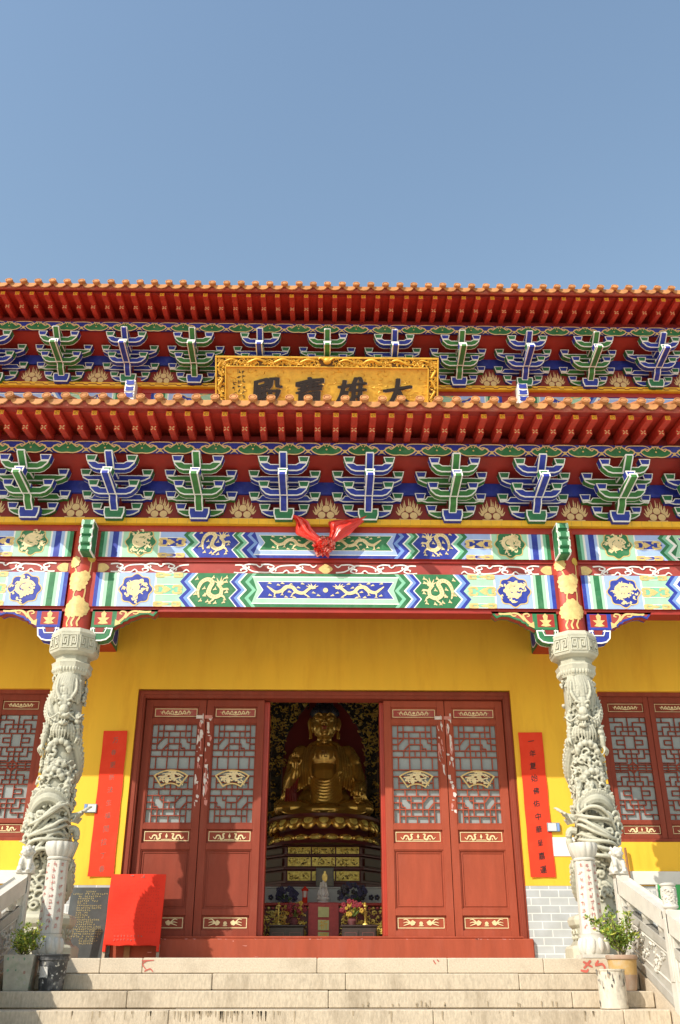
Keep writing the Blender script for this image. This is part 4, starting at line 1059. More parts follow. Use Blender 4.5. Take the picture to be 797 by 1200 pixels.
# ================================================================ terrace, stairs, ground
RIS, TRD, Y0 = .13, .36, -2.1
NST = 13; GZ = -RIS * NST
def struct(name, mb, **k):
    o = mb.build(name, **k); o['kind'] = 'structure'; return o
mb = MB(); mb.add([(-300, -300, GZ), (300, -300, GZ), (300, 300, GZ), (-300, 300, GZ)], [(0, 1, 2, 3)], 'ground'); struct('ground', mb)
mb = MB()
for s in (-1, 1):
    a, b = sorted((s * 3.16, s * 7.)); mb.box(a, b, Y0 + .02, Y0 + .4, GZ, -.135, 'granite'); mb.cbox(a, b, Y0, Y0 + .5, -.132, 0, 'granite', .012)
mb.box(-7, 7, Y0 + .5, -.006, -.3, -.004, 'granite'); mb.box(-3.1, 3.1, Y0 + .1, Y0 + .46, -.3, -.006, 'granite_worn')
for s in (-1, 1):
    a, b = sorted((s * 2.745, s * 3.155)); mb.box(a, b, Y0 - .0, Y0 + .45, -.4, -.002, 'granite')
mb.box(-7, 7, Y0 + .5, -.006, GZ, -.31, 'granite_worn')
struct('terrace', mb)
stairs = thing('stone_staircase', 'broad weathered granite staircase climbing to the temple doors', 'staircase')
srnd = random.Random(4)
for k in range(NST):
    zt = -RIS * k; yf = Y0 - TRD * k; mb = MB(); x = -2.74; cuts = [-2.74]
    while x < 2.74 - 1.2:
        x += srnd.uniform(1.2, 2.1); cuts.append(min(x, 2.74))
    if cuts[-1] < 2.74: cuts.append(2.74)
    if k == 0: cuts = [-2.74, -2.0, -1.62, -.05, 1.13, 2.0, 2.74]
    if k == 2: cuts = [-2.74, -1.6, .05, 2.06, 2.74]
    if k == 1: cuts = [-2.74, -.95, .2, 1.7, 2.74]
    for a, b in zip(cuts[:-1], cuts[1:]):
        j = srnd.uniform(-.006, .004) if k != 0 else 0; mb.cbox(a + .0015, b - .0015, yf + j, yf + .45, zt - RIS + .004, zt + srnd.uniform(-.003, .001), 'granite' if k == 0 else 'granite_worn', .007)
    if k in (2, 3):
        for i in range(20 if k == 2 else 80):
            x = srnd.uniform(.3, 2.0) if k == 2 else srnd.choice([srnd.uniform(-2.1, -.3), srnd.uniform(-1.2, -.4), srnd.uniform(-2.6, 2.6)]); l = srnd.uniform(.01, .05) if k == 2 else srnd.uniform(.015, .085); q = srnd.uniform(.003, .009); o = .0 if k == 3 else -.1
            zt2 = zt - .008 if k == 3 else zt - RIS + .012 + l
            mb.add([(x - q, yf - .0072, zt2), (x + q, yf - .0072, zt2), (x + q * .3, yf - .0072, zt2 - l), (x - q * .4, yf - .0072, zt2 - l * .9)], [(0, 1, 2, 3)], 'step_stain')
    mb.box(-2.7, 2.7, yf + .03, yf + .44, zt - RIS - .02, zt - RIS + .003, 'granite_worn')
    mb.build('stone_step', stairs)
sl = RIS / TRD
for s in (-1, 1):      # slanting side slabs
    mb = MB()
    a, b = sorted((s * 2.748, s * 3.15)); ya, yb_ = Y0 - .004, Y0 - TRD * (NST - .3); za = .012; zb = za + (yb_ - ya) * sl
    mb.T = Matrix(((0, 0, 1, 0), (1, 0, 0, 0), (0, 1, 0, 0), (0, 0, 0, 1)))
    # prism in (y,z), extruded along x
    pts = [(ya, za), (yb_, zb), (yb_, GZ), (ya, GZ)]
    v = [(p, q, e) for e in (a, b) for p, q in pts]
    mb.add(v, [(0, 1, 2, 3), (7, 6, 5, 4)] + [(i, (i + 1) % 4, 4 + (i + 1) % 4, 4 + i) for i in range(4)], 'granite')
    mb.T = None
    mb.build('side_slab', stairs, bevel=.01)
# red paint scrawls on the top riser
mb = MB(); y = Y0 - .0035
for p in ([(2.36, -.085), (2.42, -.03), (2.43, -.02)], [(2.36, -.03), (2.44, -.075)], [(2.5, -.02), (2.47, -.06), (2.53, -.05), (2.55, -.09), (2.49, -.11)], [(2.33, -.1), (2.38, -.11), (2.4, -.09)]): mb.ribbon(p, [.016, .022, .012], y, 'paint_red', 4)
for p in ([(-1.57, -.02), (-1.62, -.05), (-1.58, -.1)], [(-1.6, -.11), (-1.55, -.09), (-1.52, -.115)], [(-1.63, -.025), (-1.52, -.02)]): mb.ribbon(p, [.008, .012, .006], y, 'paint_red', 4)
for p in ([(1.0, -.02), (1.02, -.05)], [(1.035, -.015), (1.05, -.03)]): mb.ribbon(p, .01, y, 'paint_red', 3)
mb.build('painted_scrawl', stairs)

# ---------------------------------------------------------------- balustrades
def lion(mb, cx, cy, z):
    B = lambda dx, dy, dz, r, **k: mb.blob((cx + dx, cy + dy, z + dz), r, 'marble', 10, 8, **k)
    mb.box(cx - .075, cx + .075, cy - .075, cy + .075, z, z + .02, 'marble')
    B(0, .02, .075, (.065, .07, .07)); B(0, -.01, .12, (.055, .05, .07)); B(0, .045, .05, (.07, .05, .045))            # haunch, chest
    for s in (-1, 1):
        mb.tube([(cx + s * .035, cy - .04, z + .13), (cx + s * .04, cy - .062, z + .07), (cx + s * .04, cy - .06, z + .025)], [.026, .022, .022], 'marble', 8, 3); B(s * .04, -.07, .028, (.024, .032, .016))
        B(s * .058, .0, .045, (.028, .05, .036)); B(s * .06, -.035, .026, (.022, .032, .014))
        B(s * .048, -.01, .232, (.016, .012, .02)); B(s * .022, -.085, .208, (.014, .01, .013)); B(s * .024, -.083, .178, (.018, .016, .014))
    B(0, -.035, .195, (.055, .055, .05)); B(0, -.078, .185, (.034, .03, .024)); B(0, -.1, .194, (.014, .012, .011)); B(0, -.078, .162, (.028, .024, .012))
    for i in range(24):
        a = i * .785; l = i // 8; B(.056 * math.cos(a) * (1 - .1 * l), .0 + .012 * l + .03 * math.sin(a) * .3, .19 + .05 * math.sin(a) * (1 - .12 * l), (.018, .018, .018))
    mb.tube([(cx, cy + .08, z + .06), (cx, cy + .1, z + .12), (cx, cy + .085, z + .17)], [.016, .024, .01], 'marble', 7, 3)
def balustrade(s, label):
    root = thing('stone_balustrade', label, 'balustrade', (0, 0, 0), 0, 'carved stone balustrades beside the stairs')
    X0 = s * 2.815; ys = [-2.06 - 1.25 * i for i in range(4)]; zoff = lambda y: (y - Y0) * .31; zlow = lambda y: (y - Y0) * sl
    for i, y in enumerate(ys):
        mb = MB(); zb = zlow(y) - .06; zt = .70 + zoff(y + .06) - .02
        mb.box(X0 - .062, X0 + .062, y - .062, y + .062, zb, zt, 'marble')
        for f in (-1, 1): mb.box(X0 - .04, X0 + .04, y + f * .065 - .004, y + f * .065 + .004, zb + .3, zt - .06, 'marble'); mb.box(X0 + f * .065 - .004, X0 + f * .065 + .004, y - .04, y + .04, zb + .3, zt - .06, 'marble')
        p = mb.build('post', root, bevel=.008)
        if i == 0:
            m2 = MB(); lion(m2, X0 - s * .02, y, zt + .002); lo = m2.sculpt('stone_lion', .0065, 'marble', p, 1)
        else:
            m2 = MB(); m2.lathe(X0, y, [(.045, zt), (.05, zt + .012), (.062, zt + .02), (.064, zt + .032), (.056, zt + .042), (.055, zt + .18), (.064, zt + .188), (.065, zt + .2), (.04, zt + .208)], 'marble', 28)
            rr = random.Random(i)
            for k in range(34):
                a = rr.uniform(0, 6.28); z = zt + rr.uniform(.06, .165)
                m2.tube([(X0 + .057 * math.cos(a + .25 * math.cos(u)), y + .057 * math.sin(a + .25 * math.cos(u)), z + .02 * math.sin(u)) for u in [q * .8 for q in range(7)]], [.007, .009, .005], 'marble', 5)
            m2.build('drum_cap', p, smooth=35)
    for i in range(3):
        ya, yb_ = ys[i] - .062, ys[i + 1] + .062; w = .05
        def slab(y0, y1, lo, hi, h, name=None, mbx=None):
            mb = mbx or MB()
            v = [(X0 + e * h, yy, (zlow(yy) if zz < .2 else zoff(yy)) + zz) for e in (-1, 1) for yy, zz in ((y0, lo), (y1, lo), (y1, hi), (y0, hi))]
            mb.add(v, [(0, 1, 2, 3), (7, 6, 5, 4)] + [(q, (q + 1) % 4, 4 + (q + 1) % 4, 4 + q) for q in range(4)], 'marble')
            return mb
        slab(ya + .0, yb_, .565, .665, .062).build('handrail', root, bevel=.022)
        mb = slab(ya, yb_, .06, .44, .032); slab(ya, yb_, .37, .44, .045, mbx=mb); slab(ya, yb_, .03, .1, .05, mbx=mb)
        rr = random.Random(i + 3)
        for e in (-1, 1):
            for q in range(26):
                yy = rr.uniform(yb_ + .12, ya - .1); zz = rr.uniform(.15, .32); r = rr.uniform(.03, .07); t0 = rr.uniform(0, 6)
                mb.tube([(X0 + e * .034, yy + r * math.cos(t0 + u) * (1 - u / 9), zoff(yy) + zz + r * .8 * math.sin(t0 + u) * (1 - u / 9)) for u in [k * .7 for k in range(9)]], [.008, .013, .006], 'marble', 6)
            fr = [(ya - .06, .13), (ya - .06, .345), (yb_ + .06, .345), (yb_ + .06, .13), (ya - .06, .13)]
            mb.tube([(X0 + e * .034, yy, zoff(yy) + zz) for yy, zz in fr], .008, 'marble', 6)
        mb.build('carved_panel', root, smooth=30)
        for yy in (ya - .17, (ya + yb_) / 2, yb_ + .17):
            mb = MB()
            mb.T = Matrix.Translation((X0, yy, zoff(yy) + .435)); k = .075
            mb.prism([(-.032, 0), (.032, 0), (.032, .14), (-.032, .14)], -k * .55, k * .55, 'marble'); mb.blob((0, 0, .07), (.045, k, .05), 'marble', 12, 8)
            mb.T = None; mb.build('vase_support', root, smooth=50)
balustrade(-1, 'white stone stair balustrade with small lion post, beside the square planter')
balustrade(1, 'white stone stair balustrade with small lion post, beside the terracotta pot')

# ---------------------------------------------------------------- inscribed lotus pillars
def lotus_pillar(x, label, seed):
    root = thing('inscribed_pillar', label, 'stone pillar', (x, -1.96, 0), 0, 'short inscribed stone pillars at the head of the stairs')
    mb = MB(); mb.lathe(0, 0, [(.112, .2), (.1, .84)], 'marble', 8, OCT); mb.build('shaft', root, bevel=.006)
    mb = MB(); mb.box(-.14, .14, -.14, .14, 0.001, .03, 'marble')
    mb.lathe(0, 0, [(.125, .03), (.14, .06), (.134, .12), (.112, .17), (.12, .2)], 'marble', 24)
    for k in range(10):
        a = 2 * math.pi * k / 10; mb.blob((.116 * math.cos(a), .116 * math.sin(a), .1), (.036, .036, .072), 'marble', 10, 7)
    mb.build('lotus_base', root, smooth=40)
    mb = MB(); prof = [(.096, .84), (.106, .85), (.106, .862), (.096, .87), (.117, .9), (.134, .945), (.137, .98), (.132, 1.005), (.05, 1.01)]; n = 64; v = []
    for j, (r, z) in enumerate(prof):
        for i in range(n):
            t = 2 * math.pi * i / n; k = 1 if j < 4 or j > 7 else 1 - .09 * (abs(math.cos(t * 6)) ** 6)
            v.append((r * k * math.cos(t), r * k * math.sin(t), z))
    mb.add(v, [(j * n + i, j * n + (i + 1) % n, (j + 1) * n + (i + 1) % n, (j + 1) * n + i) for j in range(len(prof) - 1) for i in range(n)] + [tuple(range((len(prof) - 1) * n, len(prof) * n))], 'marble')
    mb.build('lotus_cap', root, smooth=50)
    mb = MB(); rnd = random.Random(seed)
    for k in (-1, 0, 1):
        mb.T = Matrix.Rotation(k * math.pi / 4, 4, 'Z')
        for i in range(9 if k else 11):
            z = .8 - i * (.6 / (9 if k else 11)); rr = .112 - .012 * (z - .2) / .64
            scribble(mb, rnd.uniform(-.006, .006), z, .036, -(rr * math.cos(R(22.5)) + .0035), 'ink_red', rnd, 5)
    mb.T = None; mb.build('carved_writing', root)
pass
lotus_pillar(-2.53, 'short white octagonal stone pillar carved with red characters, beside the black stone tablet', 1)
lotus_pillar(2.51, 'short white octagonal stone pillar carved with red characters, behind the terracotta pot', 2)

# ---------------------------------------------------------------- pots, buckets, shrubs
def shrub(root, z0, H, Wd, seed, n, mats, lean=0.):
    rnd = random.Random(seed); tips = []; mb = MB()
    for i in range(13):
        a = rnd.uniform(0, 6.28); r = Wd * rnd.uniform(.3, 1.); h = H * rnd.uniform(.5, 1.)
        p = [(rnd.uniform(-.03, .03), rnd.uniform(-.03, .03), z0), (r * .45 * math.cos(a), r * .45 * math.sin(a), z0 + h * .55), (r * math.cos(a) + lean * h, r * math.sin(a), z0 + h)]
        mb.tube(p, [.007, .005, .002], 'bark', 5, 4); c = catmull(p, 6)
        tips += c[4:]
        for k in range(3):
            q = c[rnd.randrange(4, len(c))]; e = (q[0] + rnd.uniform(-.07, .07), q[1] + rnd.uniform(-.07, .07), q[2] + rnd.uniform(.01, .08)); mb.tube([q, e], [.003, .0015], 'bark', 4); tips += [e, e]
    mb.build('stem', root)
    mb = MB()
    for i in range(n):
        c = Vector(rnd.choice(tips)) + Vector((rnd.gauss(0, .017), rnd.gauss(0, .017), rnd.gauss(.006, .015)))
        L = rnd.uniform(.026, .048); Wl = L * rnd.uniform(.42, .58)
        d = Vector((rnd.uniform(-1, 1), rnd.uniform(-1, 1), rnd.uniform(-.1, 1.1))).normalized(); sd = d.cross(Vector((rnd.uniform(-.4, .4), rnd.uniform(-.4, .4), 1))).normalized(); nn = d.cross(sd) * L * .14
        pts = [c, c + d * L * .35 + sd * Wl * .5 + nn, c + d * L * .75 + sd * Wl * .4 + nn, c + d * L, c + d * L * .75 - sd * Wl * .4 + nn, c + d * L * .35 - sd * Wl * .5 + nn]
        mb.add([tuple(q) for q in pts], [(0, 1, 2, 3), (0, 3, 4, 5)], rnd.choice(mats))
    mb.build('foliage', root)
ST = lambda k: -RIS * k
def shell(mb, prof, inner, m, n=32, m_in='soil', zs=None):
    mb.lathe(0, 0, prof, m, n, cap=False); mb.lathe(0, 0, [(0.001, prof[0][1]), prof[0]], m, n, cap=False); mb.lathe(0, 0, inner, m, n, cap=False)
# terracotta pot
root = thing('potted_shrub', 'leafy green shrub in a terracotta pot with yellow upper band, by the right balustrade', 'potted plant', (2.565, -2.62, ST(2)))
mb = MB(); shell(mb, [(.094, .0), (.1, .02), (.112, .12)], [(.09, .235), (.085, .2)], 'terracotta')
mb.lathe(0, 0, [(.112, .12), (.122, .235)], 'terra_yellow', 32, cap=False); mb.lathe(0, 0, [(.122, .235), (.132, .24), (.135, .262), (.13, .272), (.118, .272), (.112, .235)], 'terracotta', 32, cap=False)
mb.build('pot', root, smooth=40)
mb = MB(); mb.lathe(0, 0, [(.001, .236), (.113, .235)], 'soil', 20, cap=False); mb.build('soil', root)
shrub(root, .235, .33, .2, 21, 1100, ['leaf', 'leaf', 'leaf_dark', 'leaf_yellow', 'leaf'], -.1)
# whitewashed bucket
root = thing('plastic_bucket', 'chipped white bucket spattered with paint on the steps before the terracotta pot', 'bucket', (2.36, -2.96, ST(3)))
mb = MB(); shell(mb, [(.1, 0), (.112, .005), (.11, .2), (.108, .275)], [(.102, .275), (.1, .02), (.001, .02)], 'bucket_white'); mb.lathe(0, 0, [(.108, .275), (.114, .278), (.115, .29), (.103, .29), (.102, .275)], 'bucket_white', 32, cap=False)
bk = mb.build('bucket', root, smooth=40)
mb = MB(); rr = random.Random(9)
for i in range(90):
    a = rr.uniform(0, 6.28); z = rr.choice([rr.uniform(.19, .285), rr.uniform(.23, .29), rr.uniform(.02, .28)]); w = rr.uniform(.002, .009); h = rr.uniform(.004, .028); r = .1165
    mb.add([(r * math.cos(a + q * w / r), r * math.sin(a + q * w / r), min(.29, z + e * h)) for q, e in ((-1, -.6), (.6, -1), (1, .3), (.1, 1), (-.8, .6))], [(0, 1, 2, 3, 4)], rr.choice(['black_plastic', 'black_plastic', 'stain_grey', 'wood_grey']))
mb.build('paint_flake', bk)
# square painted planter
root = thing('potted_shrub', 'leafy bright green shrub in a square paint-stained planter at the left end of the stairs', 'potted plant', (-2.56, -2.6, ST(2)))
root.scale = (.86, .86, .86)
mb = MB(); T = .022; h = .315; wb, wt = .118, .146
for a in range(4):
    mb.T = Matrix.Rotation(a * math.pi / 2 + .05, 4, 'Z')
    mb.add([(-wb, -wb, 0), (wb, -wb, 0), (wt, -wt, h), (-wt, -wt, h), (-wb + T, -wb + T, 0), (wb - T, -wb + T, 0), (wt - T, -wt + T, h), (wt * -1 + T, -wt + T, h)], [(0, 1, 2, 3), (7, 6, 5, 4), (3, 2, 6, 7)], 'planter')
    rr = random.Random(a + 2)
    for i in range(10):
        z = rr.uniform(.02, .29); k = wb + (wt - wb) * z / h; x = rr.uniform(-.75, .85) * k; r = rr.uniform(.006, .022)
        mb.add([(x + r * math.cos(t) * rr.uniform(.4, 1.), -k - .0012 - .0003 * i * .1, min(.31, max(.005, z + r * 1.3 * math.sin(t) * rr.uniform(.4, 1.)))) for t in [q * .9 for q in range(7)]], [tuple(range(7))], rr.choice(['stain_green', 'stain_green', 'planter_stain', 'stain_grey', 'stain_grey']))
mb.T = None; mb.add([(-.13, -.13, .27), (.13, -.13, .27), (.13, .13, .27), (-.13, .13, .27)], [(0, 1, 2, 3)], 'soil')
pass; pass
mb.build('planter_box', root)
shrub(root, .27, .25, .15, 33, 900, ['leaf', 'leaf_yellow', 'leaf', 'leaf_dark', 'leaf_yellow'], .32)
# black bucket
root = thing('plastic_bucket', 'scuffed black plastic bucket with pale paint patches on the left of the steps', 'bucket', (-2.29, -2.6, ST(2)))
root.scale = (.84, .84, .84)
mb = MB(); shell(mb, [(.115, 0), (.118, .01), (.142, .27)], [(.138, .315), (.112, .015), (.001, .015)], 'black_plastic', 36)
mb.lathe(0, 0, [(.142, .27), (.153, .273), (.155, .29), (.147, .294), (.149, .31), (.158, .316), (.158, .33), (.14, .33), (.138, .31)], 'black_plastic', 36, cap=False)
bk = mb.build('bucket', root, smooth=40)
mb = MB(); rr = random.Random(5); rb = lambda z: .118 + .024 * z / .27 + .0018
def patch(a0, a1, z0, z1, m, jag=.0):
    n = 6; v = [(rb(z) * math.sin(a0 + (a1 - a0) * i / n), -rb(z) * math.cos(a0 + (a1 - a0) * i / n), z + rr.uniform(-jag, jag)) for z in (z0, z1) for i in range(n + 1)]
    mb.add(v, [(i, i + 1, n + 2 + i, n + 1 + i) for i in range(n)], m)
patch(-.95, -.1, .115, .215, 'paint_scab', .006)
for i in range(40):
    a = rr.uniform(-1.4, 1.4); z = rr.uniform(.02, .245); patch(a, a + rr.uniform(.03, .16), z, z + rr.uniform(.006, .022), rr.choice(['paint_scab', 'stain_grey', 'stain_grey']), .004)
mb.build('paint_patch', bk)

# ---------------------------------------------------------------- boards and papers by the doors
root = thing('stone_tablet', 'dark grey stone tablet with rows of small gold characters, left of the red notice board', 'stone tablet', (-2.61, -.125, 0), 0)
root.scale = (1.03, 1, 1.035)
root.rotation_euler = (R(-6), 0, 0)
mb = MB(); mb.cbox(-.225, .225, -.03, .03, .0, .735, 'slate', .006); mb.build('slab', root)
mb = MB(); rnd = random.Random(8); y = -.0315
rows = [(.0, 5, .69)] + [(0, n, .665 - .0235 * i) for i, n in enumerate([17, 11, 8, 10, 5, 12, 12, 7, 6, 6, 7, 12, 9, 10, 13, 16, 17, 16, 15, 8, 9, 7])]
for i, (_, n, z) in enumerate(rows):
    x = -.05 if i == 0 else (-.19 if n > 13 else -.13) + (.07 if i > 19 else 0)
    for k in range(n):
        scribble(mb, x + .0225 * k, z, .0165, y, 'slate_gold', rnd, 4) if rnd.random() < .93 else None
mb.build('gold_writing', root)
root = thing('notice_board', 'bright red cloth-covered notice board on low wooden legs, leaning beside the doors', 'notice board', (-2.085, -.215, 0)); root.rotation_euler = (R(-7), 0, R(1)); root.scale = (1.05, 1, 1.055)
mb = MB(); n, m_ = 14, 18; v = []
for j in range(m_ + 1):
    for i in range(n + 1):
        x = -.29 + .58 * i / n; z = .15 + .7 * j / m_; yy = -.032 - .006 * math.sin(x * 17 + z * 5) * math.sin(z * 6 + 1) - .005 * math.sin(x * 9 - z * 14) - (.006 * math.sin(z * 40) if j < 3 else 0)
        v.append((x * (1 - .008 * math.sin(z * 6)), yy, z + (.006 * math.sin(i * 1.3) if j == 0 else 0)))
mb.add(v, [(j * (n + 1) + i, j * (n + 1) + i + 1, (j + 1) * (n + 1) + i + 1, (j + 1) * (n + 1) + i) for j in range(m_) for i in range(n)], 'cloth_red')
mb.box(-.288, .288, -.02, .02, .152, .848, 'cloth_red'); mb.box(-.29, -.262, -.036, .02, .09, .2, 'cloth_red'); mb.box(.262, .29, -.036, .02, .09, .2, 'cloth_red')
mb.build('cloth_cover', root, smooth=40)
for x in (-.278, .278):
    mb = MB(); mb.box(x - .014, x + .014, -.018, .018, 0.002, .16, 'wood_grey'); mb.build('leg', root)
mb = MB(); mb.box(-.09, -.03, .1, .12, 0.014, .3, 'wood'); mb.build('back_prop', root)
mb = MB(); rnd = random.Random(2)
for i in range(16):
    z = .77 - i * .033
    for k in range(19): 
        if rnd.random() < .85: scribble(mb, -.245 + .0265 * k, z, .017, -.0455, 'cloth_ink', rnd, 2)
for i, z in enumerate((.235, .2)):
    for k in range(9 - i * 2): scribble(mb, -.18 + .035 * k, z, .02, -.0455, 'ink_faded', rnd, 4)
for x in (-.07, .055): scribble(mb, x, .822, .035, -.0455, 'ink_faded', rnd, 5)
pass
mb.build('faint_writing', root)
def couplet(x, label, text, ink, seed, zs):
    root = thing('couplet_banner', label, 'paper banner', (x, -.008, .88), 0, 'red paper couplets beside the doors')
    mb = MB(); n = 24; v = [(sx * .146 + .002 * math.sin(i), -.004 - .0028 * abs(math.sin(i * .7 + sx)) - (.012 * max(0, (i - 21) / 3) if sx == 1 else 0) - (.008 * max(0, (2 - i) / 2) if sx == -1 else 0), 1.665 * i / n) for i in range(n + 1) for sx in (-1, 0, 1)]
    mb.add(v, [(3 * i + k, 3 * i + k + 1, 3 * i + k + 4, 3 * i + k + 3) for i in range(n) for k in (0, 1)], 'paper_red'); mb.build('paper_sheet', root, smooth=60)
    mb = MB(); rnd = random.Random(seed)
    for i, ch in enumerate(text): write(mb, ch, rnd.uniform(-.006, .01), zs[0] - i * zs[1], rnd.uniform(.074, .092) if ink == 'ink' else rnd.uniform(.07, .084), -.0075, ink, rnd, 2 if ink == 'ink' else 1, .18, .92)
    mb.build('brush_writing', root)
couplet(2.526, 'red paper banner with bold black brush characters, right of the doors', '一年复始佛佑中華呈嘉運', 'ink', 3, (1.555, .1475))
couplet(-2.545, 'red paper banner with faded grey characters, left of the doors above the stone tablet', '万春更新法生福間拉丁春', 'ink_faded', 6, (1.55, .147))
for x, z, lab in ((2.7, 1.43, 'small white switch box with dark rim on yellow wall, right of the right banner'), (-2.745, 1.63, 'small white switch box with dark rim on yellow wall, left of the left banner')):
    root = thing('switch_box', lab, 'switch box', (x, -.002, z), 0, 'small switch boxes on the yellow wall')
    mb = MB(); mb.box(-.075, .075, -.03, 0, -.05, .05, 'signbox_edge'); mb.build('box', root, bevel=.004)
    mb = MB(); f = 1 if x > 0 else -1; mb.box(*sorted((-.066 * f, .03 * f)), -.034, -.029, -.042, .042, 'signbox'); mb.box(*sorted((.042 * f, .066 * f)), -.0335, -.029, -.042, .042, 'lt_blue'); mb.build('cover', root)
root = MB(); root.box(-.15, .15, -.006, 0, -.105, .105, 'paper_white'); o = root.build('paper_notice'); o.location = (2.79, -.002, 1.215); tag(o, 'blank white paper sheet pasted on the yellow wall behind the right dragon column', 'paper notice')
root = thing('green_board', 'green painted board standing against the grey wall behind the right stair balustrade', 'board', (4.02, -.06, 0)); root.rotation_euler = (R(-2), 0, 0)
mb = MB(); mb.cbox(-.2, .2, -.012, .012, .0, .8, 'green_board', .004); mb.build('panel', root)
mb = MB(); mb.box(-.212, -.201, -.016, .016, 0, .8, 'lime'); mb.box(.201, .212, -.016, .016, 0, .8, 'lime'); mb.build('edge_strip', root)
root = thing('wooden_pole', 'thin brown wooden pole leaning behind the small stone lion on the right', 'pole', (3.5, -.12, 0)); root.rotation_euler = (R(-3), 0, 0)
mb = MB(); mb.tube([(0, 0, 0), (.004, 0, .6), (0, 0, 1.2)], [.016, .017, .015], 'wood', 8); mb.build('shaft', root, smooth=60)
mb = MB(); mb.tube([(0, 0, .0), (0, 0, .05)], [.02, .02], 'wood_grey', 8); mb.build('ferrule', root)
root = thing('white_plank', 'narrow white plank with a red lower band standing behind the left inscribed pillar', 'plank', (-2.845, -.5, 0))
mb = MB(); mb.box(-.035, .035, -.01, .01, .36, .74, 'paper_white'); mb.build('upper_part', root); mb = MB(); mb.box(-.037, .037, -.011, .011, .29, .358, 'paint_red'); mb.build('red_band', root); mb = MB(); mb.box(-.03, .03, -.009, .009, 0, .288, 'wood_grey'); mb.build('foot', root)

# ---------------------------------------------------------------- gilded plaque
root = thing('name_plaque', 'large gilded name plaque with carved dragon border and black characters under the upper eave', 'plaque', (.0, -.2, 8.0)); root.rotation_euler = (R(30), 0, 0)
W, H, B = 1.635, 1.12, .15
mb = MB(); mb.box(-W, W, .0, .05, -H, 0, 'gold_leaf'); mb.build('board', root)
mb = MB()
for q in ((-W, W, -.03, 0), (-W, W, -H, -H + .03), (-W, -W + .025, -H + .03, -.03), (W - .025, W, -H + .03, -.03), (-W + B, W - B, -B - .012, -B + .008), (-W + B, W - B, -H + B - .008, -H + B + .012), (-W + B - .008, -W + B + .012, -H + B + .012, -B - .012), (W - B - .012, W - B + .008, -H + B + .012, -B - .012)):
    mb.box(q[0], q[1], -.05, .0, q[2], q[3], 'gold_leaf')
mb.build('frame_moulding', root, bevel=.006)
mb = MB(); rnd = random.Random(12)
mb.box(-W + .02, W - .02, -.012, .0, -B + .002, -.028, 'gold_dark')
for x0 in (-W, W - B): mb.box(x0 + .022, x0 + B - .008, -.012, 0, -H + .03, -B, 'gold_dark')
pass
for s in (-1, 1):                                   # dragons of the border
    p = [(s * (.18 + .062 * i), -.03 - .02 * math.sin(i), -B / 2 + .03 * math.sin(i * 1.05)) for i in range(22)]
    mb.tube(p, [.013, .021, .019, .019, .01], 'gold_leaf', 8, 2)
    mb.tube([(s * (W - B / 2 + .032 * math.sin(i * 1.2)), -.035, -.1 - .055 * i) for i in range(17)], [.02, .019, .015], 'gold_leaf', 8, 2)
    for i in range(300):
        if i < 210: x, z = s * rnd.uniform(.1, W - .04), rnd.uniform(-B + .018, -.04)
        else: x, z = s * rnd.uniform(W - B + .02, W - .035), rnd.uniform(-H + .05, -.05)
        t0 = rnd.uniform(0, 6); r = rnd.uniform(.012, .026)
        mb.tube([(x + r * math.cos(t0 + u), -.02 - .006 * u, z + r * math.sin(t0 + u)) for u in (0, .9, 1.8, 2.7, 3.6)], [.008, .012, .005], 'gold_leaf', 5)
mb.blob((0, -.045, -B / 2 + .01), (.06, .035, .05), 'gold_leaf')
for k in (-1, 1): mb.tube([(k * .03, -.05, -.06), (k * .1, -.05, -.02), (k * .13, -.045, -.05)], [.022, .016, .006], 'gold_leaf', 6, 3)
mb.build('carved_border', root, smooth=50)
mb = MB()
for i in range(260):                                 # shallow relief in the field
    x = rnd.uniform(-W + B + .03, W - B - .03); z = rnd.uniform(-H + B + .03, -B - .03); t0 = rnd.uniform(0, 6); r = rnd.uniform(.02, .05)
    mb.tube([(x + r * math.cos(t0 + u), .0, z + r * .7 * math.sin(t0 + u)) for u in (0, .8, 1.6, 2.4, 3.2)], [.004, .009, .003], 'gold_leaf', 5)
mb.build('relief_field', root, smooth=60)
mb = MB(); rr = random.Random(1)
for ch, x in zip('殿寶雄大', (-.9, -.28, .345, 1.01)):
    for d, m_, o in ((0, 'ink', .0), (1, 'edge_shadow', .006)):  # offset beige shadow copy painted behind each character as its pale edge
        vs, fs = glyph(ch); S = .455
        for k in range(4):
            ox, oz = [(-.017, .004), (.017, -.003), (-.006, .0), (.007, .003)][k]
            out = [(x + (a - .46 + .05 * (b - .3)) * S + ox + o, -.045 + .02 * d - .0006 * k, -.53 + (b - .36 + .17 * (a - .46) + .02 * math.sin(7 * a + x * 9)) * S + oz - o) for a, b, _ in vs]
            mb.add(out, fs, m_)
            if k == 0 and d == 0:
                nb = len(vs)
pass
mb.build('black_characters', root)
mb = MB()
for x, n in ((-1.29, 7), (-1.22, 6), (-1.36, 3)):
    for i in range(n): scribble(mb, x, -.22 - i * .075 - (.18 if x < -1.3 else 0), .05, -.006, 'ink', rr, 5)
mb.build('small_inscription', root)

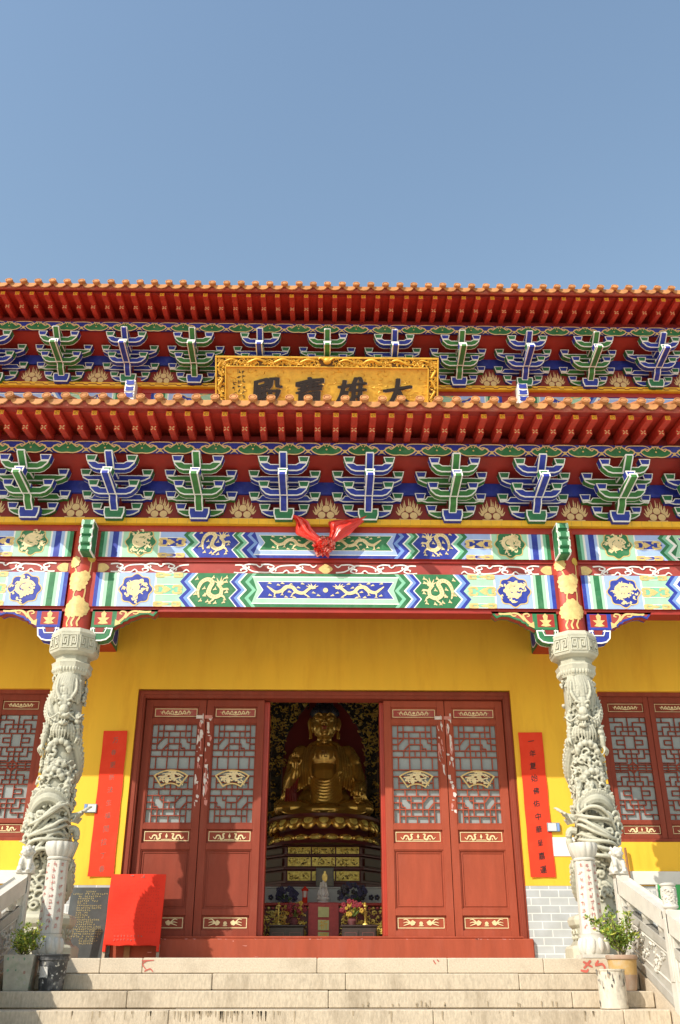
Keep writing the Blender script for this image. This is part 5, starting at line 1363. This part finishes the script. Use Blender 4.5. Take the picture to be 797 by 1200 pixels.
# ---------------------------------------------------------------- red silk rosette
root = thing('silk_rosette', 'red silk rosette with two gathered tails tied over the painted beam above the doors', 'ribbon', (-.02, -1.58, 4.335))
mb = MB(); rnd = random.Random(6)
mb.blob((0, .02, -.01), (.1, .075, .1), 'ribbon')
for i in range(120):
    t = rnd.uniform(0, 6.28); f = rnd.uniform(0, 1.35); d = Vector((math.sin(f) * math.cos(t), -math.cos(f), math.sin(f) * math.sin(t)))
    c = Vector((0, .02, -.01)) + Vector((d.x * .105, d.y * .085, d.z * .105)); a = d.cross(Vector((rnd.uniform(-1, 1), rnd.uniform(-1, 1), rnd.uniform(-1, 1)))).normalized(); b = d.cross(a)
    L = rnd.uniform(.025, .045); v = []
    for p in range(4):
        for q in range(4):
            u, w = p / 3 - .5, q / 3 - .5; v.append(tuple(c + a * L * 1.8 * u + b * L * 1.3 * w + d * (.028 * math.cos(u * 5 + i) + .014 * math.sin(w * 9 + i * 2))))
    mb.add(v, [(p * 4 + q, p * 4 + q + 1, p * 4 + q + 5, p * 4 + q + 4) for p in range(3) for q in range(3)], 'ribbon_foil' if rnd.random() < .42 else 'ribbon')
mb.build('rosette', root, smooth=60)
def tail(ed1, ed2, bulge, seed):
    mb = MB(); a = catmull(ed1, 8); b = catmull(ed2, 8); n = 24; v = []
    for i, (p, q) in enumerate(zip(a, b)):
        for k in range(n + 1):
            t = k / n; f = math.sin(math.pi * min(1, i / len(a) * 1.1))
            v.append((p[0] + (q[0] - p[0]) * t, p[1] + (q[1] - p[1]) * t - bulge * math.sin(math.pi * t) - .018 * f * math.sin(t * 15 + i * .15 + seed) - .009 * f * math.sin(t * 31 + i * .3), p[2] + (q[2] - p[2]) * t))
    mb.add(v, [(i * (n + 1) + k, i * (n + 1) + k + 1, (i + 1) * (n + 1) + k + 1, (i + 1) * (n + 1) + k) for i in range(len(a) - 1) for k in range(n)], 'ribbon')
    mb.build('silk_tail', root, smooth=60)
tail([(-.02, -.03, .07), (-.14, -.0, .2), (-.2, .0, .32), (-.34, .02, .4), (-.42, .06, .42)], [(-.1, .0, .04), (-.24, .0, .1), (-.34, .02, .18), (-.34, .04, .33), (-.43, .06, .4)], .03, 0)
tail([(.05, -.02, .08), (.07, .0, .2), (.06, .01, .33), (.3, .03, .36), (.5, .06, .41)], [(.1, -.01, .02), (.16, .0, .06), (.28, .0, .13), (.38, .03, .24), (.51, .06, .38)], .05, 2)
# ================================================================ inside the hall
mb = MB(); mb.box(-6.5, 6.5, .26, 7, -.02, .03, 'interior_floor'); mb.build('hall_floor', temple)
mb = MB(); [mb.box(*sorted((s * 6.5, s * 6.6)), y0, y1, z0, z1, 'interior') for s in (-1, 1) for y0, y1, z0, z1 in ((.26, 7, .03, .9), (.26, 7, 3.2, 5.4), (.26, .9, .9, 3.2), (6.3, 6.9, .9, 3.2), (3.5, 3.8, .9, 3.2))]; mb.box(-6.6, 6.6, 6.9, 7, .03, 5.4, 'interior'); mb.box(-6.6, 6.6, .26, 7, 5.4, 5.5, 'interior')
mb.build('inner_wall', temple)  # unseen side walls, with openings added to let daylight into the hall
# Buddha
BY = 3.4
root = thing('buddha_statue', 'gilded seated Buddha statue with dark hair, raised right hand and draped robe, inside the hall', 'statue', (0, BY, 1.97))
mb = MB(); G = 'buddha_gold'
def B(c, r, rot=None): mb.blob(c, r, G, 16, 12, rot)
RY = lambda a: Matrix.Rotation(R(a), 3, 'Y'); RX = lambda a: Matrix.Rotation(R(a), 3, 'X'); RZ = lambda a: Matrix.Rotation(R(a), 3, 'Z')
B((0, 0, .62), (.38, .24, .48)); B((0, -.0, .96), (.46, .23, .25)); B((0, .02, 1.12), (.3, .17, .14)); B((0, .02, .3), (.44, .3, .3))
B((0, -.15, 1.0), (.24, .09, .15)); B((0, -.17, .55), (.2, .08, .12))
mb.tube([(0, 0, 1.1), (0, -.01, 1.32)], [.125, .115], G, 16); 
for z in (1.2, 1.245): mb.tube([(.125 * math.sin(u), -.01 - .125 * math.cos(u), z) for u in [-1.4 + .35 * i for i in range(9)]], .012, G, 6)
B((0, -.03, 1.5), (.215, .23, .27)); B((0, -.06, 1.41), (.19, .2, .19)); B((0, -.17, 1.31), (.09, .07, .06)); 
for s in (-1, 1):
    B((s * .095, -.125, 1.43), (.1, .1, .12)); B((s * .092, -.222, 1.545), (.064, .034, .03))                    # cheeks, lids
    mb.tube([(s * .03, -.235, 1.585), (s * .09, -.25, 1.622), (s * .165, -.2, 1.6)], [.014, .016, .01], G, 6, 4)  # brows
    mb.tube([(s * .035, -.242, 1.542), (s * .092, -.252, 1.526), (s * .155, -.205, 1.545)], [.006, .009, .005], G, 6, 4)
    B((s * .028, -.265, 1.463), (.022, .025, .018))
    mb.tube([(s * .222, .0, 1.6), (s * .245, -.01, 1.52), (s * .23, -.02, 1.4), (s * .225, -.02, 1.26)], [.03, .04, .03, .035], G, 8, 4)
    mb.tube([(s * .03, -.24, 1.405), (s * .065, -.225, 1.41)], [.014, .006], G, 6)
mb.tube([(0, -.235, 1.6), (0, -.262, 1.53), (0, -.285, 1.472), (0, -.25, 1.448)], [.017, .02, .032, .014], G, 8, 4)
mb.tube([(-.055, -.232, 1.408), (0, -.262, 1.404), (.055, -.232, 1.408)], [.008, .018, .008], G, 8, 4); mb.tube([(-.045, -.232, 1.383), (0, -.255, 1.374), (.045, -.232, 1.383)], [.008, .018, .008], G, 8, 4)
# arms: right hand raised, palm forward; left lowered over the knee
mb.tube([(-.36, 0, 1.02), (-.5, -.02, .72), (-.54, -.12, .5), (-.5, -.3, .6), (-.46, -.36, .74)], [.15, .14, .13, .1, .06], G, 14, 5)
mb.tube([(.36, 0, 1.02), (.5, -.02, .74), (.56, -.12, .5), (.54, -.34, .46), (.52, -.45, .4)], [.15, .14, .13, .1, .06], G, 14, 5)
def hand(o, up, side, nrm):
    o, up, side, nrm = map(Vector, (o, up, side, nrm)); P = lambda u, s, n: tuple(o + up * u + side * s + nrm * n)
    mb.tube([P(-.03, 0, 0), P(.06, 0, .01), P(.12, 0, .012)], [.045, .062, .05], G, 12)
    for i, (x, L) in enumerate(((-.05, .1), (-.018, .125), (.016, .118), (.048, .092))): mb.tube([P(.1, x * .9, .01), P(.1 + L * .5, x, .005), P(.1 + L, x * 1.02, .018)], [.0185, .0165, .011], G, 8, 3)
    mb.tube([P(.02, .05, .015), P(.07, .088, .03), P(.12, .09, .045)], [.024, .02, .013], G, 8, 3)
hand((-.46, -.37, .76), (0, -.05, 1), (1, 0, 0), (0, -1, 0)); hand((.52, -.46, .42), (0, -.12, -1), (-1, 0, 0), (0, -1, .1))
for s in (-1, 1): B((s * .36, .0, 1.02), (.17, .16, .15)); B((s * .45, -.01, .9), (.15, .15, .17))
# crossed legs and knees
B((-.44, -.18, .16), (.36, .25, .15), RZ(12)); B((.44, -.18, .16), (.36, .25, .15), RZ(-12)); B((0, -.3, .13), (.5, .18, .1)); B((0, .05, .1), (.6, .3, .14))
rnd = random.Random(4)
for s in (-1, 1):                                   # robe folds: sleeves, shawl edges, legs
    for k in range(9): mb.tube([(s * (.22 + .035 * k), -.17 + .016 * k, 1.14 - .008 * k * k), (s * (.25 + .043 * k), -.25 + .026 * k, .86), (s * (.25 + .036 * k), -.27 + .022 * k, .52 - .02 * k)], [.014, .026, .017], G, 7, 5)
    mb.tube([(s * .11, -.11, 1.16), (s * .2, -.22, 1.0), (s * .225, -.26, .8), (s * .2, -.28, .62)], [.03, .036, .034, .026], G, 8, 5)
    for k in range(8): mb.tube([(s * (.03 + .03 * k), -.47 + .012 * k, .05 + .022 * k), (s * (.28 + .03 * k), -.485 + .022 * k, .03 + .031 * k), (s * (.58 + .015 * k), -.415 + .024 * k, .075 + .03 * k), (s * .785, -.2, .17 + .008 * k)], [.012, .02, .019, .008], G, 7, 5)
    for k in range(5): mb.tube([(s * .46, -.3 + .03 * k, .62), (s * (.54 + .025 * k), -.3 + .03 * k, .4), (s * (.5 + .05 * k), -.3 + .05 * k, .24)], [.016, .024, .014], G, 7, 4)
for k in range(11): mb.tube([(-.27 + .006 * k, -.235 - .003 * k, .74 - .047 * k), (-.1, -.3 - .004 * k, .58 - .047 * k), (.12, -.31, .59 - .046 * k), (.29, -.235 - .003 * k, .84 - .05 * k)], [.012, .024, .025, .013], G, 7, 6)
root.scale = (.955, 1, 1)
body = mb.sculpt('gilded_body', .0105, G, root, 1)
mb = MB(); rr = random.Random(2)
mb.blob((0, .0, 1.67), (.228, .245, .13), 'hair', 20, 12); mb.blob((0, .03, 1.8), (.14, .15, .13), 'hair', 16, 10)
for i in range(320):
    t = rr.uniform(0, 6.28); f = math.acos(rr.uniform(.0, 1)); d = (math.sin(f) * math.cos(t), math.sin(f) * math.sin(t), math.cos(f)); 
    if rr.random() < .7: c = (.232 * d[0], .015 + .245 * d[1], 1.66 + .15 * d[2])
    else: c = (.14 * d[0], .03 + .15 * d[1], 1.8 + .13 * d[2])
    mb.blob(c, .021, 'hair', 6, 4)
mb.build('curled_hair', root, smooth=70)
mb = MB(); mb.blob((0, -.272, 1.404), (.052, .014, .011), 'lips'); mb.blob((0, -.264, 1.378), (.04, .014, .012), 'lips'); mb.build('lips', root, smooth=70)
mb = MB()
for k in range(5): mb.tube([(-.42 - .03 * k, -.34 + .03 * k, .6), (-.45 - .035 * k, -.38 + .03 * k, .42), (-.44 - .04 * k, -.36, .22)], [.02, .028, .014], 'robe_red', 7, 4)
mb.build('red_sleeve', root, smooth=60)
mb = MB(); y = -.262; z = .99       # the mark on the breast
for sgn in (1, -1):
    for x0, x1, z0, z1 in ((-.006, .006, -.045, .045), ): mb.box(x0, x1, y - .004, y + .03, z + z0, z + z1, 'gold_dark2') if sgn > 0 else mb.box(-.045, .045, y - .0035, y + .03, z - .006, z + .006, 'gold_dark2')
    mb.box(*sorted((0, sgn * .045)), y - .003, y + .03, z - sgn * .045 - .006, z - sgn * .045 + .006, 'gold_dark2'); mb.box(sgn * .045 - .006, sgn * .045 + .006, y - .0025, y + .03, *sorted((z, z + sgn * .045)), 'gold_dark2')
pass
mb.build('breast_mark', root)
# lotus throne
root = thing('lotus_throne', 'gilded lotus throne with two rings of petals under the seated Buddha', 'throne', (0, 3.35, 1.58))
mb = MB(); sc = .86
mb.lathe(0, 0, [(.8, 0), (.82, .04), (.7, .1), (.66, .2), (.7, .3), (.84, .36), (.84, .4), (.1, .41)], 'altar_red', 36); mb.build('core', root, smooth=40)
def petal_ring(name, z, r, h, down, n=20):
    mb = MB()
    for i in range(n):
        a = 2 * math.pi * (i + .5 * down) / n; mb.T = Matrix.Rotation(a, 4, 'Z') @ Matrix.Translation((0, -r, z)) @ Matrix.Rotation(R(-28 if not down else 28), 4, 'X')
        mb.blob((0, 0, 0), (r * .155, .05, h), 'buddha_gold', 12, 9); mb.blob((0, -.045, h * .1), (r * .09, .02, h * .6), 'altar_gold', 10, 7)
    mb.T = None; mb.build(name, root, smooth=60)
petal_ring('upper_petals', .29, .76, .115, 0, 22); petal_ring('lower_petals', .075, .76, .055, 1, 22)
# pedestal
root = thing('altar_pedestal', 'dark red tiered altar pedestal with rows of carved gold panels, below the lotus throne', 'pedestal', (0, 2.9, 0))
mb = MB()
def tier(w, z0, z1, d=0.):
    p = [(-w, d), (w, d), (w + .38, .45 + d), (w + .38, 1.3), (-w - .38, 1.3), (-w - .38, .45 + d)]
    v = [(a, b, z) for z in (z0, z1) for a, b in p]
    mb.add(v, [(0, 1, 2, 3, 4, 5), tuple(range(11, 5, -1))] + [(i, (i + 1) % 6, 6 + (i + 1) % 6, 6 + i) for i in range(6)], 'altar_red')
tier(.62, .03, 1.0, -.06); tier(.6, 1.0, 1.06, -.08); tier(.54, 1.06, 1.245); tier(.57, 1.245, 1.28, -.04); tier(.53, 1.28, 1.43); tier(.56, 1.43, 1.455, -.04); tier(.53, 1.455, 1.565); tier(.6, 1.565, 1.6, -.05)
mb.build('tiers', root, bevel=.006)
rr = random.Random(7)
for z0, z1 in ((1.1, 1.225), (1.295, 1.415), (1.465, 1.555)):
    for c in (-1, 0, 1):
        mb = MB(); x0, x1 = c * .35 - .165, c * .35 + .165; mb.box(x0, x1, -.018, -.001, z0, z1, 'altar_gold')
        for i in range(34):
            x = rr.uniform(x0 + .02, x1 - .02); z = rr.uniform(z0 + .015, z1 - .015); t0 = rr.uniform(0, 6); r = rr.uniform(.008, .02)
            mb.tube([(x + r * math.cos(t0 + u), -.02, z + r * math.sin(t0 + u)) for u in (0, 1, 2, 3)], [.005, .008, .004], rr.choice(['altar_gold', 'altar_gold', 'altar_dark']), 5)
        mb.build('gold_panel', root)
    for s in (-1, 1):
        mb = MB(); mb.T = Matrix.Translation((s * .73, .225, 0)) @ Matrix.Rotation(s * math.atan2(.45, .38), 4, 'Z')
        mb.box(-.22, .22, -.02, -.002, z0 + .01, z1 - .01, 'altar_dark'); mb.T = None; mb.build('gold_panel', root)  # side panels coloured dark: the dimness there is put into the paint
pass
# aureole behind
root = thing('flame_aureole', 'tall carved aureole with dark red field and glinting scrollwork, behind the Buddha', 'aureole', (0, 4.0, 1.9))
arch = lambda w, h: [(-w, 0), (-w * 1.02, h * .45), (-w * .92, h * .68), (-w * .55, h * .86), (0, h), (w * .55, h * .86), (w * .92, h * .68), (w * 1.02, h * .45), (w, 0)]
mb = MB(); mb.prism(catmull(arch(.66, 2.25), 5), .0, .06, 'altar_red2'); mb.build('red_field', root)
pass
rr = random.Random(3)
for nm, w0, w1, h0, h1, n, ms in (('inner_scrollwork', .68, .84, 2.28, 2.55, 600, ['aureole_dark', 'aureole_dark', 'altar_gold', 'aureole_gold']), ('outer_scrollwork', .86, 1.2, 2.58, 3.1, 900, ['aureole_gold', 'altar_gold', 'aureole_dark'])):
    mb = MB(); pa, pb = catmull(arch(w0, h0), 6), catmull(arch(w1, h1), 6)
    mb.prism(pa + pb[::-1], .02 if 'inner' in nm else .03, .1, 'aureole_dark')
    for i in range(n):
        k = rr.randrange(len(pa)); f = rr.random(); x = pa[k][0] + (pb[k][0] - pa[k][0]) * f + rr.uniform(-.04, .04); z = pa[k][1] + (pb[k][1] - pa[k][1]) * f + rr.uniform(-.05, .05)
        t0 = rr.uniform(0, 6); r = rr.uniform(.025, .06)
        mb.tube([(x + r * math.cos(t0 + u) * (1 - u / 8), -.02 - rr.uniform(0, .03), z + r * math.sin(t0 + u) * (1 - u / 8)) for u in (0, .9, 1.8, 2.7, 3.6, 4.5)], [.008, .018, .008], rr.choice(ms), 6)
    mb.build(nm, root, smooth=60)
# ledge with offerings
root = thing('altar_ledge', 'pale grey offering ledge running across behind the altar table', 'ledge', (0, 2.2, 0))
mb = MB(); mb.box(-2.2, 2.2, -.3, .25, .03, .66, 'altar_red'); mb.build('base', root)
mb = MB(); mb.box(-2.2, 2.2, .2, .28, .662, .95, 'ledge_white'); mb.cbox(-2.2, 2.2, -.31, .2, .662, .69, 'ledge_white', .006); mb.cbox(-2.2, 2.2, .185, .3, .952, .975, 'ledge_white', .005); mb.build('stone_top', root)
for x in (-.95, -.72, -.62, .66, .74, .95):
    mb = MB(); 
    for i in range(5): mb.blob((x + .022 * math.cos(i * 1.26), .195, .84 + .022 * math.sin(i * 1.26)), (.018, .008, .018), 'flower_blue' if i % 2 else 'lacquer', 8, 5)
    mb.build('flower_motif', root)
root = thing('framed_picture', 'small dark framed picture standing on the ledge behind the white figurine', 'picture', (.02, 2.38, .976))
mb = MB(); mb.box(-.125, .125, 0, .02, 0, .25, 'lacquer'); mb.build('frame', root, bevel=.004)
mb = MB(); mb.box(-.105, .105, -.004, .0, .02, .23, 'picture'); mb.blob((0, -.004, .12), (.04, .003, .06), 'aureole_gold', 10, 6); mb.blob((0, -.004, .185), (.018, .003, .02), 'aureole_gold', 8, 6); mb.build('canvas', root)
pass
root = thing('white_figurine', 'small white porcelain seated figurine at the centre of the offering ledge', 'figurine', (0.0, 2.0, .691))
mb = MB(); q = 'porcelain'
mb.blob((0, 0, .05), (.085, .06, .04), q); mb.blob((0, 0, .1), (.075, .06, .045), q); mb.blob((0, .01, .16), (.05, .042, .075), q); mb.blob((0, 0, .265), (.026, .028, .034), q); mb.blob((0, .012, .29), (.026, .028, .03), q); mb.blob((0, .01, .32), (.014, .014, .018), q); mb.tube([(0, .005, .2), (0, .003, .25)], [.02, .014], q)
for s in (-1, 1): mb.tube([(s * .045, .005, .21), (s * .062, -.01, .15), (s * .02, -.05, .14)], [.02, .022, .014], q, 8, 3); mb.blob((s * .055, -.02, .1), (.035, .04, .022), q); mb.tube([(s * .03, .01, .31), (s * .04, .012, .25), (s * .05, .012, .18)], [.012, .014, .012], q, 7, 3)
mb.sculpt('porcelain_body', .006, q, root, 2)
root = thing('altar_lantern', 'small red lantern with pale glass on the ledge, left of the white figurine', 'lantern', (-.245, 2.02, .691))
mb = MB(); mb.lathe(0, 0, [(.05, 0), (.05, .025), (.035, .04), (.035, .12)], 'cloth_red', 12); mb.lathe(0, 0, [(.045, .2), (.05, .215), (.02, .245), (.006, .26)], 'cloth_red', 12); 
for k in range(4): mb.tube([(.036 * math.cos(k * 1.57 + .78), .036 * math.sin(k * 1.57 + .78), .1), (.04 * math.cos(k * 1.57 + .78), .04 * math.sin(k * 1.57 + .78), .21)], .005, 'cloth_red', 5)
mb.build('frame', root, smooth=40)
mb = MB(); mb.lathe(0, 0, [(.03, .121), (.034, .2)], 'porcelain', 12); mb.build('glass', root, smooth=40)
def bouquet(name, label, loc, r, n, mats, vase, seed, vh=.14):
    root = thing(name, label, 'flowers', loc); rr = random.Random(seed)
    mb = MB(); mb.lathe(0, 0, [(.04, 0), (.05, .02), (.06, vh * .55), (.035, vh * .85), (.05, vh)], vase, 14); mb.build('vase', root, smooth=50)
    mb = MB(); zc = vh + r * .75
    for i in range(n):
        d = Vector((rr.gauss(0, 1), rr.gauss(0, .7), rr.gauss(.2, .7))).normalized() * r * rr.uniform(.55, 1); c = (d.x * 1.2, d.y, zc + d.z * .8)
        mm = rr.choice(mats); s_ = rr.uniform(.012, .024)
        for k in range(5): mb.blob((c[0] + s_ * .8 * math.cos(k * 1.26), c[1] - .004, c[2] + s_ * .8 * math.sin(k * 1.26)), (s_ * .7, s_ * .35, s_ * .7), mm, 6, 4)
        if i % 3 == 0: mb.tube([(0, 0, vh * .9), c], .003, 'leaf_dark', 4)
    mb.build('blossoms', root)
bouquet('flower_vase', 'dark blue bouquet at the left of the offering ledge', (-.49, 2.04, .691), .13, 60, ['flower_blue'], 'lacquer', 1, .06)
bouquet('flower_vase', 'wide dark blue bouquet at the right of the offering ledge', (.38, 2.02, .691), .17, 80, ['flower_blue', 'flower_blue', 'lacquer'], 'lacquer', 2, .05)
# altar table in front
root = thing('altar_table', 'carved gilded altar table with gold fretwork at both sides, in front of the ledge', 'table', (0, 1.6, 0))
mb = MB(); mb.cbox(-1.3, 1.3, -.25, .25, .665, .7, 'red', .008); mb.build('table_top', root)
mb = MB(); rr = random.Random(5)
mb.box(-1.28, 1.28, -.2, -.17, .03, .66, 'altar_red')
for s in (-1, 1):
    for i in range(420):
        x = s * rr.uniform(.22, 1.1); z = rr.uniform(.06, .61); t0 = rr.uniform(0, 6); r = rr.uniform(.012, .03)
        mb.tube([(x + r * math.cos(t0 + u), -.215, z + r * math.sin(t0 + u)) for u in (0, .9, 1.8, 2.7, 3.6)], [.006, .012, .006], 'altar_gold', 5)
for i in range(50): mb.blob((-1.25 + .051 * i, -.235, .64), (.02, .012, .016), 'altar_gold' if i % 2 else 'cloth_pink', 7, 5)
mb.build('carved_front', root)
for x in (-1.24, 1.24):
    mb = MB(); mb.box(x - .04, x + .04, -.24, -.205, .03, .66, 'lacquer'); mb.box(x - .04, x + .04, .18, .24, .03, .66, 'lacquer'); mb.build('leg', root)
root = thing('altar_cloth', 'hanging pink-red altar cloth with pale green character patches in the doorway centre', 'cloth', (.005, 1.33, 0))
mb = MB(); mb.add([(x, -.002 * math.sin(i * 1.3) - (.02 if z < .5 else 0), z) for z in (.05, .35, .69) for i, x in enumerate([-.19 + .019 * k for k in range(21)])], [(r * 21 + k, r * 21 + k + 1, (r + 1) * 21 + k + 1, (r + 1) * 21 + k) for r in (0, 1) for k in range(20)], 'cloth_pink')
mb.add([(x, yy, z) for yy, z in ((0, .69), (.02, .705), (.3, .705)) for x in (-.19, .19)], [(0, 1, 3, 2), (2, 3, 5, 4)], 'cloth_pink'); mb.build('cloth', root)
mb = MB()
for z in (.59, .44, .3, .16):
    mb.flat([(-.068, z - .06), (.068, z - .06), (.07, z + .055), (-.068, z + .06)], -.028, 'patch_green')
rr = random.Random(1)
for ch, z in (('福', .3), ('祈', .44), ('福', .16)): write(mb, ch, 0, z, .11, -.031, 'gold_line', rr, 2, 0.)
mb.build('character_patch', root)
for s, lab in ((-1, 'low black lacquer offering cabinet, left of the altar cloth'), (1, 'low black lacquer offering cabinet, right of the altar cloth')):
    root = thing('offering_cabinet', lab, 'cabinet', (s * .44, 1.08, 0), 0, 'low black cabinets before the altar')
    mb = MB(); mb.cbox(-.21, .21, -.14, .14, .03, .4, 'lacquer', .008); mb.build('carcass', root)
    mb = MB(); mb.cbox(-.225, .225, -.155, .155, .402, .425, 'lacquer', .006); mb.build('top', root)
    for x in (-.105, .105): mb = MB(); mb.box(x - .09, x + .09, -.152, -.141, .06, .37, 'lacquer'); mb.line_rect(x - .07, x + .07, .09, .34, -.154, .006, 'vase'); mb.build('door_panel', root)
bouquet('flower_vase', 'red bouquet with a yellow bloom on the left lacquer cabinet', (-.36, 1.05, .426), .12, 50, ['flower_red', 'flower_red', 'flower_red', 'flower_yellow'], 'vase', 3, .09)
bouquet('flower_vase', 'red and yellow bouquet on the right lacquer cabinet', (.36, 1.05, .426), .12, 50, ['flower_red', 'flower_red', 'flower_red', 'flower_yellow'], 'vase', 4, .09)
for x, lab in ((-.55, 'thin gilded candle stand at the left edge of the altar'), (.52, 'thin gilded candle stand at the right edge of the altar')):
    root = thing('candle_stand', lab, 'candle stand', (x, 1.1, .426)); mb = MB(); mb.lathe(0, 0, [(.04, 0), (.035, .015), (.01, .03), (.012, .1), (.02, .11), (.01, .12), (.012, .2), (.032, .215), (.03, .225)], 'altar_gold', 14); mb.build('stand', root, smooth=40)
    mb = MB(); mb.lathe(0, 0, [(.014, .226), (.014, .26)], 'flower_yellow', 10); mb.build('candle', root)

# ================================================================ light, sky, camera
sun_dir = Vector((-1., -1., 1.12)).normalized()
sd = bpy.data.lights.new('sun', 'SUN'); sd.energy = 5.0; sd.angle = R(.5); sd.color = (1, .93, .82)
so = bpy.data.objects.new('sun', sd); COL.objects.link(so); so.rotation_euler = (-sun_dir).to_track_quat('-Z', 'Y').to_euler(); so.location = (-12, -14, 16)
w = bpy.data.worlds.new('World'); scene.world = w; w.use_nodes = True; t = w.node_tree
bg = t.nodes['Background']; sk = t.nodes.new('ShaderNodeTexSky'); sk.sky_type = 'NISHITA'; sk.sun_disc = False
sk.sun_elevation = math.asin(sun_dir.z); sk.sun_rotation = math.atan2(sun_dir.x, sun_dir.y); sk.altitude = 0; sk.air_density = 2.3; sk.dust_density = 1.; sk.ozone_density = 2.5
tint = t.nodes.new('ShaderNodeMix'); tint.data_type = 'RGBA'; tint.blend_type = 'MULTIPLY'; tint.inputs['Factor'].default_value = 1; tint.inputs['B'].default_value = (1.12, 1.12, 1.2, 1)
t.links.new(sk.outputs[0], tint.inputs['A']); t.links.new(tint.outputs['Result'], bg.inputs[0]); bg.inputs[1].default_value = .15
cam = bpy.data.cameras.new('camera'); co = bpy.data.objects.new('camera', cam); COL.objects.link(co); scene.camera = co
cam.sensor_fit = 'VERTICAL'; cam.sensor_height = 36; cam.lens = 33.; cam.clip_end = 2000; cam.clip_start = .05
co.location = (0, -11.5, -.19); co.rotation_euler = (R(90) + math.atan(.5), 0, R(-.95))
scene.view_settings.view_transform = 'Standard'; scene.view_settings.look = 'None'; scene.view_settings.exposure = 0; scene.view_settings.gamma = 1
scene.cycles.max_bounces = 7; scene.cycles.diffuse_bounces = 4
scene.cycles.use_denoising = True
